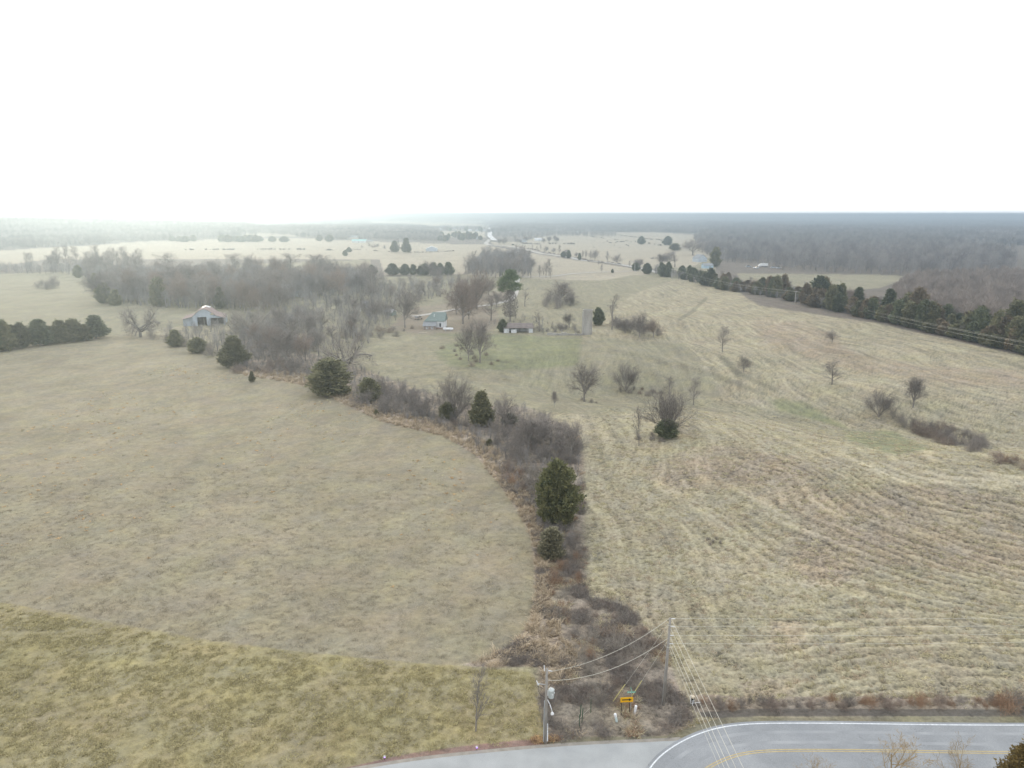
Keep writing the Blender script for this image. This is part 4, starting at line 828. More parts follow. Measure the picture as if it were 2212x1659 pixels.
underfill('d', [(560, 780), (680, 770), (690, 720), (640, 700), (560, 705), (500, 720), (440, 715), (380, 722), (330, 722), (420, 745), (500, 780)], 4.5, thin_kinds, 64, 'hazy brush filling the ground between the barn and the left field edge', .25, .6)
# grass tufts
def tuft(seed, mt, n=26, L=.34, wd=.03, lean=.9, spread_=.16):
    rs = np.random.RandomState(seed); P = np.column_stack([rs.normal(0, spread_, (n, 2)), np.zeros(n)]); D = np.column_stack([rs.normal(0, lean, (n, 2)), rs.uniform(.5, 1.1, n)]); D /= np.linalg.norm(D, axis=1)[:, None]
    Ls = L * rs.uniform(.6, 1.3, (n, 1)); W = np.cross(D, rs.normal(size=(n, 3))); W /= np.linalg.norm(W, axis=1)[:, None]; W *= wd
    Q = P + D * Ls; E = Q + (D * np.array([1.2, 1.2, .1])) * Ls * .55; v = np.stack([P - W, P + W, Q + W * .8, Q - W * .8, Q - W * .8, Q + W * .8, E + W * .1, E - W * .1], 1).reshape(-1, 3)
    return np_mesh('tuft', v, np.arange(len(v)).reshape(-1, 4), mt)
rs = np.random.RandomState(11)
def pts_in(polys, n, seed, lo, hi, xr, dens=None, inside=True):
    r = np.random.RandomState(seed); y = r.uniform(lo, hi, n); x = r.uniform(xr[0], xr[1], n)
    px, py = proj(x, y, H(x, y)); m = np.zeros(n, bool)
    for p in polys: m |= inpoly(px, py, p)
    if dens is not None: m &= r.uniform(size=n) < dens(x, y)
    x, y = x[m], y[m]; m = road_mask(x, y) < .05; x, y = x[m], y[m]; return np.stack([x, y, H(x, y) - .02], 1), r
PASTURE = [(1500, 1520), (1470, 1470), (1440, 1400), (1350, 1300), (1275, 1280), (1275, 1150), (1275, 900), (1400, 860), (2600, 860), (2600, 1525)]
clump = lambda x, y: np.clip((fbm(x / 1.6, y / 1.2, 61, 2) - .2) * 1.6, .1, 1) * np.clip(1.75 - y / 115, .0, 1) * .8
P, r = pts_in([PASTURE], 90000, 1, 64, 240, (8, 190), clump)
print('tufts', len(P)); scatter('pasture_grass', [tuft(1, M['straw'], 34, .2, .02, 1.3, .2), tuft(2, M['straw'], 34, .16, .02, 1.3, .22), tuft(3, M['dry'], 30, .2, .02, 1.3, .2)], P, r.uniform(0, 6.28, len(P)), r.uniform(.6, 1.4, len(P)), 'lodged straw-coloured grass tufts over the near right pasture', 'grass')
FR1 = [(x - 4, y + 4) for x, y in LEFT_EDGE] + [(1165, 1440), (1180, 1500), (1150, 1545), (1260, 1430), (1215, 1380), (1192, 1300), (1182, 1200), (1168, 1130), (1140, 1060), (1105, 1005), (1055, 955), (980, 920), (860, 890), (760, 850), (680, 812), (560, 800)]
P, r = pts_in([FR1], 90000, 2, 60, 270, (-110, 30), lambda x, y: np.clip(.9 - y / 400, .2, 1))
print('fringe', len(P)); scatter('tall_grass', [tuft(5, M['dry'], 30, .6, .028, .7, .14), tuft(6, M['dry'], 26, .75, .028, .45, .12), tuft(7, M['orange'], 20, .6, .028, .5)][:2], P, r.uniform(0, 6.28, len(P)), r.uniform(.6, 1.3, len(P)), 'tall tan grass fringing the left field along the hedgerow', 'grass')
BR = LEFT_EDGE[8:] + [(1165, 1440), (1172, 1545), (1190, 1600), (1440, 1590), (1490, 1560)] + RIGHT_EDGE[:8]
P, r = pts_in([BR], 60000, 3, 58, 170, (-12, 32), lambda x, y: np.clip((fbm(x / 3, y / 3, 63, 2) - .42) * 5, .0, 1))
print('brush grass', len(P)); scatter('weeds', [tuft(8, M['twig_dark'], 26, .5, .012, .6, .24), tuft(10, M['twig_red'], 26, .5, .012, .6, .24), tuft(15, M['twig'], 26, .55, .012, .7, .26), tuft(18, M['twig_pale'], 14, .7, .01, .7, .26)], P, r.uniform(0, 6.28, len(P)), r.uniform(.5, 1.3, len(P)), 'dead grey and brown weeds filling the hedgerow floor', 'weeds')
P, r = pts_in([BR], 60000, 33, 58, 170, (-12, 32), lambda x, y: np.clip((fbm(x / 3, y / 3, 64, 2) - .55) * 5, .0, 1))
scatter('dead_grass', [tuft(9, M['dry'], 24, .4, .018, .8, .2), tuft(19, M['twig_rust'], 24, .45, .016, .7, .2), tuft(20, M['straw'], 22, .3, .02, .9, .2)], P, r.uniform(0, 6.28, len(P)), r.uniform(.5, 1.3, len(P)), 'patches of rust and straw coloured dead grass in the hedgerow', 'grass')
LAWN = [(-1500, 1440), (0, 1312), (240, 1352), (450, 1390), (700, 1418), (900, 1438), (1150, 1455), (1170, 1545), (1184, 1600), (960, 1618), (800, 1640), (500, 1690), (-500, 1850), (-3000, 1900)]
M['lawn_grass'] = mat('lawn_grass', (.34, .295, .15), (.46, .40, .22), .35, 4, rnd=.25)
P, r = pts_in([LAWN], 42000, 4, 48, 88, (-75, 6), lambda x, y: np.clip((fbm(x / 3, y / 2, 65, 2) - .1) * 1.1, .05, 1))
print('lawn', len(P)); scatter('lawn_grass', [tuft(11, M['lawn_grass'], 24, .13, .02, 1.0, .14), tuft(12, M['lawn_grass'], 24, .10, .02, 1.0, .16)], P, r.uniform(0, 6.28, len(P)), r.uniform(.7, 1.4, len(P)), 'yellow-green grass tufts on the near lawn', 'grass')
VERGE = [(1190, 1600), (1440, 1592), (1500, 1556), (1600, 1548), (2600, 1548), (2600, 1566), (1800, 1560), (1600, 1560), (1536, 1570), (1468, 1596), (1440, 1600), (1190, 1612)]
P, r = pts_in([VERGE], 30000, 5, 56, 66, (0, 60)); print('verge', len(P))
scatter('verge_grass', [tuft(13, M['dry'], 22, .12, .018, 1.0, .14), tuft(14, M['lawn_grass'], 22, .12, .018, 1.0, .14)], P, r.uniform(0, 6.28, len(P)), r.uniform(.6, 1.3, len(P)), 'short olive and tan grass on the verge of the near road', 'grass')
LN = [(-1500, 1300), (0, 1050), (600, 1000), (1050, 1050), (1150, 1200), (1150, 1330), (1000, 1430), (700, 1415), (450, 1388), (0, 1308), (-1500, 1400)]
M['stubble'] = mat('field_stubble', (.32, .28, .195), (.46, .40, .29), .8, 4, rnd=.3)
P, r = pts_in([LN], 60000, 14, 62, 150, (-110, 14), lambda x, y: np.clip((fbm(x / 2.5, y / 1.6, 69, 3) - .2) * 1.8, .05, 1) * np.clip(1.7 - y / 95, 0, 1)); print('stubble', len(P))
scatter('field_grass', [tuft(31, M['stubble'], 24, .10, .017, 1.2, .2), tuft(32, M['stubble'], 20, .08, .017, 1.2, .2)], P, r.uniform(0, 6.28, len(P)), r.uniform(.7, 1.4, len(P)), 'short olive and tan stubble over the large left field', 'grass')
LF = [(0, 900), (300, 760), (700, 860), (1000, 1000), (1140, 1200), (1130, 1380), (900, 1420), (0, 1290)]
P, r = pts_in([LF], 2600, 6, 85, 240, (-120, 8), lambda x, y: np.clip((fbm(x / 14, y / 14, 67, 2) - .45) * 5, .03, 1)); print('sedge', len(P))
scatter('sedge', [tuft(16, M['orange'], 14, .28, .035, .7, .12), tuft(17, M['straw'], 14, .25, .035, .8, .14)], P, r.uniform(0, 6.28, len(P)), r.uniform(.5, 1.0, len(P)), 'scattered orange and straw wisps of sedge over the left field', 'sedge')
LW = [(560, 1388), (700, 1410), (900, 1432), (1020, 1438), (1020, 1444), (900, 1440), (700, 1420), (560, 1396)]

# ------------------------------------------------------------------ near poles, wires, signs
def xform(root, dx=0, dy=0, dz=0): root.location = Vector(root.location) + Vector((dx, dy, dz))
def sag(a, b, s, n=14):
    a, b = Vector(a), Vector(b); return [a.lerp(b, k / n) - Vector((0, 0, 4 * s * (k / n) * (1 - k / n))) for k in range(n + 1)]
def wire(a, b, s, r, label, cat='wire', group=None, name='power_line', m='wire'):
    mb = MB(); mb.path(sag(a, b, s), r, 5); o = mb.build(name, M[m]); tag(o, label, cat, group); return o
M['trans'] = mat('grey_green_enamel', (.46, .50, .49), (.56, .59, .58), 2, rough=.45)
M['porc'] = mat('glazed_porcelain', (.62, .63, .64), (.75, .75, .75), 2, rough=.3)
pA = at(1178, 1605); pA.z = 0; hA = tall(pA, 1444)
rA = empty('utility_pole', pA, 0, 'grey wooden utility pole with a transformer at the edge of the lawn', 'utility pole'); rA.rotation_euler = (0, R(.4), 0)
m = MB(); m.tube((0, 0, -.3), (0, 0, hA), .17, .115, 14); m.build('pole', M['wood'], rA, True)
m = MB(); m.tube((-.19, -.05, .2), (-.17, -.05, hA * .58), .04, .04, 6); m.build('conduit', M['metal'], rA)
m = MB(); m.lathe((.46, -.12, hA - 3.05), [(0, 0), (.25, 0), (.28, .04), (.28, .78), (.30, .80), (.30, .86), (.2, .95), (0, .97)], 18)
tr = m.build('transformer', M['trans'], rA, True)
m = MB()
for q in (0, 1.2, 2.6): m.lathe((.46 + .3 * math.cos(q - 1.2), -.12 + .3 * math.sin(q - 1.2), hA - 2.55), [(0, -.05), (.05, -.05), (.05, .05), (0, .05)], 8)
m.box(.1, -.1, hA - 2.9, .22, -.02, hA - 2.3); m.build('bushing', M['porc'], tr)
m = MB(); m.lathe((.40, -.20, hA - 2.08), [(0, 0), (.06, 0), (.035, .06), (.06, .1), (.035, .16), (.05, .2), (0, .24)], 10); m.build('bushing', M['porc'], tr)
m = MB(); m.tube((-.1, 0, hA - 1.75), (-.72, -.05, hA - 1.62), .03, .03, 6); m.build('bracket', M['metal'], rA)
m = MB(); m.tube((-.78, -.05, hA - 1.75), (-.95, -.05, hA - 1.3), .07, .05, 8); m.tube((-.7, -.05, hA - 1.6), (-.8, -.05, hA - 1.72), .05, .05, 8); m.build('cutout_fuse', M['porc'], rA)
m = MB(); m.path([Vector((-.78, -.05, hA - 1.8)), Vector((-.8, -.1, hA - 2.3)), Vector((-.55, -.1, hA - 2.8)), Vector((-.15, -.08, hA - 3.1))], .015, 5); m.build('jumper', M['dark'], rA)
m = MB(); m.tube((-.22, 0, hA - .25), (-.26, 0, hA + .32), .06, .045, 8); m.build('insulator', M['porc'], rA)
m = MB(); m.tube((.14, 0, hA - .22), (.5, 0, hA - .3), .05, .04, 8); m.build('insulator', M['porc'], rA)
m = MB(); m.path([Vector((.1, -.1, hA - 3.3)), Vector((.35, -.3, hA - 3.7)), Vector((.55, -.45, hA - 4.3))], .045, 7); m.lathe((.58, -.48, hA - 4.62), [(0, 0), (.16, .0), (.17, .08), (.1, .2), (.05, .28), (0, .3)], 12); m.build('yard_lamp', M['porc'], rA, True)
m = MB(); m.box(.14, -.12, .3, .24, .02, 1.4); m.box(.15, -.1, 1.5, .22, 0, 2.2); m.build('meter_box', M['white'], rA)
tuftA = [tuft(21, M['orange'], 30, .5, .03, .8, .2), tuft(22, M['twig_rust'], 30, .5, .03, .8, .2)]
P, r = pts_in([[(1150, 1596), (1210, 1590), (1215, 1612), (1150, 1614)]], 4000, 9, 55, 64, (0, 8)); scatter('leaf_litter', tuftA, P, r.uniform(0, 6.28, len(P)), r.uniform(.25, .6, len(P)), 'orange dead leaves piled around the foot of the transformer pole', 'leaf litter')

pB = at(1433, 1524); pB.z = 0; hB = tall(pB, 1336)
rB = empty('utility_pole', pB, 0, 'tall bare wooden utility pole at the corner of the pasture, wires to three sides', 'utility pole'); rB.rotation_euler = (R(-.5), R(1.2), 0)
m = MB(); m.tube((0, 0, -.3), (0, 0, hB), .18, .11, 14); m.build('pole', M['wood'], rB, True)
m = MB(); m.tube((-.16, -.05, 0), (-.12, -.04, hB * .7), .022, .022, 5); m.build('ground_wire', M['metal'], rB)
tops = [hB - .05, hB - .95, hB - 1.95, hB - 2.9]
bx_ = math.sin(R(1.2))
for k, z in enumerate(tops):
    m = MB(); m.tube((.12, 0, z), (.5, -.02, z - .02), .05, .04, 8); m.build('insulator', M['porc'], rB)
for z in (hB - .75, hB - 3.2):
    m = MB(); m.path([Vector((-.35, -.12, z + .2)), Vector((-.22, -.14, z)), Vector((.05, -.14, z - .05)), Vector((.4, -.12, z))], .02, 5); m.build('jumper', M['wire'], rB)
BT = lambda z, dx=0, dy=0: pB + Vector((dx + z * bx_, dy + z * R(.5), z))
nC = Vector((19.2, 4, 0))     # next pole, under the camera
rC = empty('utility_pole', nC, 0, 'wooden utility pole standing below the camera where the near wires end', 'utility pole')
m = MB(); m.tube((0, 0, -.3), (0, 0, 9.6), .18, .12, 12); m.build('pole', M['wood'], rC, True); m = MB(); m.box(-1.2, -.06, 9.0, 1.2, .06, 9.14); m.build('crossarm', M['wood'], rC)
for k, (z, dx, e) in enumerate(((hB - .1, 0, 1.15), (hB - 1.2, 0, .55), (hB - 2.1, 0, -.15), (hB - 2.9, 0, -.55), (hB - 3.4, 0, -.9))):
    wire(BT(z, .12), nC + Vector((e, 0, 9.1)), .55 if k < 4 else .9, .016 if k < 4 else .010, 'pale power line crossing the near road from the pasture corner pole', 'power line', 'power lines crossing the near road')
nD = Vector((112, 68, 0))     # next pole to the right, outside the frame
rD = empty('utility_pole', nD, 0, 'wooden utility pole beyond the right picture edge by the near road', 'utility pole')
m = MB(); m.tube((0, 0, -.3), (0, 0, 10), .18, .12, 12); m.build('pole', M['wood'], rD, True)
for k, z in enumerate(tops): wire(BT(z, .5), nD + Vector((0, 0, 9.9 - .95 * k)), .7, .011, 'thin power line running right from the corner pole over the pasture', 'power line', 'power lines over the right pasture')
wire(pA + Vector((.5, 0, hA - .3)), BT(hB - .05, -.1), 1.0, .016, 'upper slack wire between the two near utility poles', 'power line')
wire(pA + Vector((.15, 0, hA - 1.3)), BT(hB - 2.3, -.1), 1.25, .018, 'lower slack wire between the two near utility poles', 'power line')
M['guard'] = mat('yellow_guy_guard', (.50, .44, .17), (.58, .52, .24), 2, rough=.5)
for (ax, ay), (tx, ty), z in (((1322, 1518), (1349, 1482), hB - .6), ((1362, 1508), (1379, 1480), hB - 2.6)):
    a = at(ax, ay); a.z = 0; b = BT(z, -.1); d = (b - a).normalized()
    root = empty('guy_wire', a, 0, 'yellow-sleeved guy wire anchored %s of the arrow sign' % ('left' if ax < 1340 else 'behind and right'), 'guy wire')
    m = MB(); m.tube((0, 0, -.1), tuple(b - a), .012, .012, 5); m.build('strand', M['wire'], root); m = MB(); m.tube(tuple(d * .2), tuple(d * 2.6), .04, .04, 8); m.build('guard', M['guard'], root)
# arrow sign
M['sign_y'] = mat('sign_yellow', (.72, .38, .01), (.78, .43, .015), 1, rough=.5); M['black'] = mat('sign_black', (.015, .013, .012), (.03, .028, .025), 2, rough=.6)
pS = at(1352.5, 1543); pS.z = 0
sg = empty('arrow_sign', pS, R(4), 'yellow rectangular road sign with a black arrow pointing right', 'road sign')
hs = tall(pS, 1506); W2 = .66; HS = .58
m = MB(); m.box(-W2, -.02, hs - HS, W2, .0, hs); m.build('sign_plate', M['sign_y'], sg)
m = MB(); c = hs - HS / 2
m.add([(-.50, -.026, c - .06), (.24, -.026, c - .06), (.24, -.026, c + .06), (-.50, -.026, c + .06)], [(0, 1, 2, 3)]); m.add([(.22, -.0265, c - .17), (.52, -.0265, c), (.22, -.0265, c + .17)], [(0, 1, 2)]); m.build('arrow', M['black'], sg)
for x in (-.52, .34):
    m = MB(); m.box(x - .03, .002, -.3, x + .03, .06, hs - .05); m.build('post', M['dark'], sg)
# street-name sign
M['sign_g'] = mat('sign_green', (.10, .36, .27), (.16, .44, .34), 6, rough=.5)
pN = at(1362, 1536); pN.z = 0; hn = tall(pN, 1493); ns = empty('street_sign', pN, R(3), 'green street-name sign with two crossed blades behind the arrow sign', 'street sign')
m = MB(); m.tube((0, 0, -.2), (0, 0, hn + .1), .03, .03, 8); m.build('post', M['metal'], ns)
m = MB(); m.box(-.43, -.035, hn - .2, .43, -.031, hn); bl = m.build('sign_blade', M['sign_g'], ns)
m = MB()
for k, w in enumerate((.05, .04, .06, .03, .05, .04, .05)): m.box(-.36 + k * .105, -.038, hn - .145, -.36 + k * .105 + w, -.0355, hn - .055)
m.build('lettering', M['white'], bl)
m = MB(); m.box(-.003, -.4, hn + .06, .003, .4, hn + .24); m.build('sign_blade', M['sign_g'], ns)
m = MB(); m.tube((0, 0, hn), (0, 0, hn + .26), .02, .02, 6); m.build('bracket', M['metal'], ns)
# cable pedestals
for px, py, tilt, c, lab in ((1332, 1558, (R(4), R(-12), 0), (.50, .58, .56), 'leaning pale green cable marker post near the road'), (1371, 1541, (R(2), R(6), 0), (.62, .60, .60), 'pale grey cable marker post with rounded top right of the arrow sign')):
    p = at(px, py); p.z = 0; o = empty('cable_pedestal', p, 0, lab, 'cable pedestal'); o.rotation_euler = tilt; mt = mat('pedestal_plastic', tuple(x * .85 for x in c), c, 2, rough=.5)
    m = MB(); m.lathe((0, 0, -.15), [(.13, 0), (.13, .82), (.0, .82)], 12); m.build('body', mt, o, True); m = MB(); m.lathe((0, 0, .62), [(.145, 0), (.145, .24), (.13, .31), (.08, .36), (0, .38)], 12); m.build('cap', M['white'], o, True)
# junction box tangle beside the pasture corner
p = at(1496, 1520); p.z = 0; o = empty('meter_pedestal', p, R(10), 'small tan capped utility box with pale pipes behind the pasture corner brambles', 'utility box')
m = MB(); m.box(-.15, -.12, 0, .15, .12, .75); m.build('body', M['dark'], o); m = MB(); m.prism([(-.2, .75), (.2, .75), (.16, .92), (-.16, .92)], -.16, .16); m.build('cap', mat('tan_plastic', (.5, .42, .3), (.58, .5, .38)), o)
m = MB(); m.path([Vector((-.3, -.1, 1.1)), Vector((-.28, -.1, .1)), Vector((.1, -.5, .5)), Vector((.6, -.5, .45))], .035, 6); m.tube((-.2, -.4, .1), (-.15, -.4, .7), .05, .05, 8); m.build('pipe', M['porc'], o)
# steel fence posts near the transformer pole
for px, py in ((1252, 1574), (1257, 1560), (1276, 1540), (1253, 1552)):
    p = at(px, py); p.z = 0; m = MB(); m.box(-.02, -.025, -.3, .02, .025, 1.65); m.box(-.045, -.005, -.3, .045, .005, 1.6); o = m.build('fence_post', mat('green_steel', (.05, .09, .055), (.08, .13, .08))); o.location = p; o.rotation_euler = (0, R(rng.uniform(-3, 3)), rng.uniform(0, 1))
    tag(o, 'thin dark green steel fence post in the weeds right of the transformer pole', 'fence post', 'steel fence posts by the thicket')
a = at(1240, 1566); b = at(1274, 1546); m = MB(); m.tube((a.x, a.y, .15), (b.x, b.y, .9), .035, .02, 6); o = m.build('fallen_branch', M['twig_pale']); tag(o, 'pale fallen branch lying over the steel fence posts', 'branch')
# purple glowing garden lights
em = bpy.data.materials.new('violet_glow'); em.use_nodes = True; bb = em.node_tree.nodes['Principled BSDF']; bb.inputs['Emission Color'].default_value = (.36, .13, 1, 1); bb.inputs['Emission Strength'].default_value = 2.2; bb.inputs['Base Color'].default_value = (.6, .5, .8, 1)
for px, py, lab in ((831, 1642, 'small violet garden light on the verge, the left one of two'), (1030, 1621, 'small violet garden light on the verge, the right one of two')):
    p = at(px, py); p.z = 0; o = empty('garden_light', p, 0, lab, 'garden light'); m = MB(); m.tube((0, 0, -.1), (0, 0, .28), .02, .02, 6); m.build('stake', M['dark'], o)
    m = MB(); m.ball((0, 0, .36), .085, .085, .085, 12, 8); m.build('lamp', em, o, True); m = MB(); m.lathe((0, 0, .43), [(0, .05), (.05, .045), (.12, 0), (.12, -.015)], 12); m.build('cap', M['metal'], o, True)
# ------------------------------------------------------------------ far poles and the line behind the pasture
def small_pole(px, b, t, lab, group=None, arm=True):
    p = at(px, b); h = tall(p, t); o = empty('utility_pole', p, 0, lab, 'utility pole', group); m = MB(); m.tube((0, 0, -.3), (0, 0, h), .2, .16, 8); m.build('pole', M['wood_p'], o)
    if arm: m = MB(); m.box(-1.2, -.08, h - .55, 1.2, .08, h - .35); m.build('crossarm', M['wood_p'], o)
    return p, h
M['wood_p'] = mat('pale_pole_wood', (.42, .41, .38), (.52, .50, .47), 2)
q1, h1 = small_pole(1717, 655, 628, 'pale utility pole at the pasture top against the cedar belt')
q2, h2 = small_pole(1451, 603, 580, 'pale utility pole in the gap at the left end of the cedar belt')
q3, h3 = small_pole(1371, 586, 565, 'pale utility pole beside the dark round cedar by the country road')
q0 = Vector((q1.x + (q1.x - q2.x) * .62 + 6, q1.y + (q1.y - q2.y) * .9, 0)); q0.z = float(H(q0.x, q0.y))
rE = empty('utility_pole', q0, 0, 'pale utility pole of the pasture line beyond the right picture edge', 'utility pole'); m = MB(); m.tube((0, 0, -.3), (0, 0, 10), .2, .16, 8); m.build('pole', M['wood_p'], rE)
for dx, dz in ((-1, -.3), (1, -.3), (0, -1.7)):
    wire(q1 + Vector((dx, 0, h1 + dz)), q0 + Vector((dx, 0, 10 + dz)), 1.6, .022, 'power line strung in front of the cedar belt toward the right', 'power line', 'power lines right of the pasture pole')
    wire(q2 + Vector((dx, 0, h2 + dz)), q1 + Vector((dx, 0, h1 + dz)), 2.4, .022, 'power line strung in front of the cedar belt between the two pasture poles', 'power line', 'power lines between the pasture poles')
for px, b, t in ((758, 521, 507), (805, 518, 509), (948, 519, 507), (934, 515, 503), (1083, 514, 501)):
    small_pole(px, b, t, 'thin pale utility pole far off near the turquoise-roofed shed and white house', 'far utility poles', False)
# far homestead fence
M['fence'] = mat('weathered_rail', (.30, .27, .23), (.38, .35, .31))
FP = [at(1085 + 7.5 * i, 527 + .35 * i) for i in range(7)]
fr = empty('rail_fence', FP[0], 0, 'dark post and rail fence along the far homestead by the road', 'fence')
m = MB()
for a, b in zip(FP[:-1], FP[1:]):
    for z in (.8, 1.5): m.tube(tuple(a - FP[0] + Vector((0, 0, z))), tuple(b - FP[0] + Vector((0, 0, z))), .12, .12, 4)
m.build('rail', M['fence'], fr)
for a in FP: m = MB(); v = a - FP[0]; m.tube((v.x, v.y, v.z - .3), (v.x, v.y, v.z + 1.8), .16, .16, 6); m.build('post', M['fence'], fr)

# ------------------------------------------------------------------ buildings
def roofpanel(m, x0, x1, y0, y1, za, zb, th=.14):
    """sloping slab from (x0, za) to (x1, zb), y0..y1"""
    m.add([(x0, y0, za), (x1, y0, zb), (x1, y1, zb), (x0, y1, za), (x0, y0, za + th), (x1, y0, zb + th), (x1, y1, zb + th), (x0, y1, za + th)], [(0, 3, 2, 1), (4, 5, 6, 7), (0, 1, 5, 4), (1, 2, 6, 5), (2, 3, 7, 6), (3, 0, 4, 7)])
def house(name, px, b, wpx, rz, wall, roofm, label, cat='house', depth=None, hw=2.7, hr=2.0, wins=2, door=True, group=None, axis='x', wm=None):
    """gabled building; ridge along x unless axis is y (gable toward the camera)"""
    p = at(px, b); W = (wpx * pxm(p)) / 2; D = (depth or W * 1.3) / 2; o = empty(name, p + Vector((0, D, 0)), rz, label, cat, group)
    m = MB()
    if axis == 'x': m.add([(x, y, z) for x in (-W, W) for y, z in ((-D, -.5), (D, -.5), (D, hw), (0, hw + hr), (-D, hw))], [(0, 1, 2, 3, 4), (9, 8, 7, 6, 5), (0, 4, 9, 5), (2, 1, 6, 7), (4, 3, 8, 9), (3, 2, 7, 8)])
    else: m.add([(x, y, z) for y in (-D, D) for x, z in ((-W, -.5), (W, -.5), (W, hw), (0, hw + hr), (-W, hw))], [(4, 3, 2, 1, 0), (5, 6, 7, 8, 9), (0, 5, 9, 4), (1, 2, 7, 6), (4, 9, 8, 3), (3, 8, 7, 2)])
    m.build('wall', wall, o); m = MB(); e = .35
    if axis == 'x':
        for s in (-1, 1): m.add([(x, y, z) for x in (-W - e, W + e) for y, z in ((s * (D + e), hw - e * hr / D + .05), (0, hw + hr + .05), (0, hw + hr + .2), (s * (D + e), hw - e * hr / D + .2))], [(0, 1, 2, 3), (7, 6, 5, 4), (0, 4, 5, 1), (1, 5, 6, 2), (2, 6, 7, 3), (3, 7, 4, 0)])
    else:
        for s in (-1, 1): m.add([(x, y, z) for y in (-D - e, D + e) for x, z in ((s * (W + e), hw - e * hr / W + .05), (0, hw + hr + .05), (0, hw + hr + .2), (s * (W + e), hw - e * hr / W + .2))], [(0, 1, 2, 3), (7, 6, 5, 4), (0, 4, 5, 1), (1, 5, 6, 2), (2, 6, 7, 3), (3, 7, 4, 0)])
    m.build('roof', roofm, o)
    for k in range(wins):
        x = -W * .62 + k * (1.24 * W / max(1, wins - 1)) if wins > 1 else W * .3
        m = MB(); m.box(x - .45, -D - .05, .9, x + .45, -D - .01, 2.0); f = m.build('window', M['white'], o); m = MB(); m.box(x - .36, -D - .07, .98, x + .36, -D - .052, 1.92); m.build('pane', M['glass'], f)
    if door: m = MB(); m.box(-.5, -D - .06, 0, .5, -D - .01, 2.1); m.build('door', wm or M['dark'], o)
    return o
M['wall_white'] = mat('white_siding', (.62, .64, .66), (.70, .71, .72), 1.5); M['wall_blue'] = mat('pale_blue_siding', (.42, .48, .54), (.50, .55, .60), 1.5)
M['roof_green'] = mat('green_shingle', (.17, .215, .20), (.22, .26, .245), 1.2, bump=.2); M['roof_grey'] = mat('grey_shingle', (.22, .23, .24), (.30, .31, .32), 1.2)
M['roof_tin'] = mat('pale_tin_roof', (.55, .57, .58), (.66, .67, .68), .8, rough=.5); M['roof_turq'] = mat('turquoise_roof', (.28, .50, .48), (.36, .58, .55), 1)
M['brick'] = mat('brick_foundation', (.25, .17, .13), (.32, .23, .18), 4); M['wall_tan'] = mat('tan_siding', (.45, .40, .33), (.52, .47, .40), 1)
# farmhouse: hip-ended green roof, white walls, grey lean-to toward the camera
p = at(937, 712); o = empty('farmhouse', p, R(-3), 'white farmhouse with a dark green roof and grey-roofed lean-to', 'house'); s = pxm(p)
W = 21 * s; m = MB(); m.box(-W, 2.5, -.6, W, 10.5, 3.3); m.build('wall', M['wall_white'], o)
m = MB(); m.box(-W - .03, 2.45, -.8, W + .03, 2.62, .55); m.build('foundation', M['brick'], o)
e = .45; rx0, rx1, ry0, ry1, zr, zt = -W - e, W + e, 2.5 - e, 10.5 + e, 3.32, 6.9; ym = 6.5
m = MB(); m.add([(rx0, ry0, zr), (rx1, ry0, zr), (rx1, ry1, zr), (rx0, ry1, zr), (rx0 + 3.4, ym, zt), (rx1, ym, zt)], [(0, 3, 2, 1), (0, 1, 5, 4), (2, 3, 4, 5), (3, 0, 4), (1, 2, 5)]); rf = m.build('roof', M['roof_green'], o)
for y, z in ((5.0, 5.7), (4.4, 5.1)): m = MB(); m.tube((-.4, y, z - .3), (-.4, y, z + .45), .13, .13, 8); m.build('vent_pipe', M['white'], rf)
m = MB(); m.add([(-W - .6, -.6, 1.5), (1.0, -.6, 1.5), (1.0, 2.42, 3.1), (-W - .6, 2.42, 3.1), (-W - .6, -.6, 1.62), (1.0, -.6, 1.62), (1.0, 2.42, 3.22), (-W - .6, 2.42, 3.22)], [(0, 3, 2, 1), (4, 5, 6, 7), (0, 1, 5, 4), (1, 2, 6, 5), (2, 3, 7, 6), (3, 0, 4, 7)]); m.build('porch_roof', M['roof_grey'], o)
m = MB(); m.box(-W - .2, -.3, -.8, .7, 2.42, 1.5); m.build('porch_wall', mat('brown_porch_wall', (.27, .22, .19), (.35, .30, .26), 2), o)
for x in (-2.9, -.7): m = MB(); m.box(x - .45, -.36, .3, x + .45, -.32, 1.2); f = m.build('window', M['white'], o); m = MB(); m.box(x - .22, -.39, .5, x + .3, -.362, 1.1); m.build('pane', M['glass'], f)
m = MB(); m.box(W * .50, 2.42, .9, W * .50 + .75, 2.47, 2.5); m.build('window', M['glass'], o)
m = MB(); m.box(W - .1, 2.3, -.6, W + .14, 2.44, 3.3); m.build('downspout', M['white'], o)
p = at(968, 715); o = empty('propane_tank', p + Vector((0, 0, 0)), R(-4), 'long white propane tank on the grass right of the farmhouse', 'propane tank')
m = MB(); m.tube((-1.9, 0, .95), (1.9, 0, .95), .55, .55, 14); m.ball((-1.9, 0, .95), .4, .55, .55); m.ball((1.9, 0, .95), .4, .55, .55); m.build('tank', M['white'], o, True)
for x in (-1.1, 1.1): m = MB(); m.box(x - .12, -.35, -.2, x + .12, .35, .5); m.build('leg', M['metal'], o)
p = at(912, 721); o = empty('plank_pile', p, R(3), 'low pale pile of boards in front of the farmhouse', 'plank pile'); m = MB(); m.box(-1.7, -.3, 0, 1.6, .3, .28); m.box(-1.4, -.1, .29, 1.9, .25, .45); m.build('board', M['wall_tan'], o)
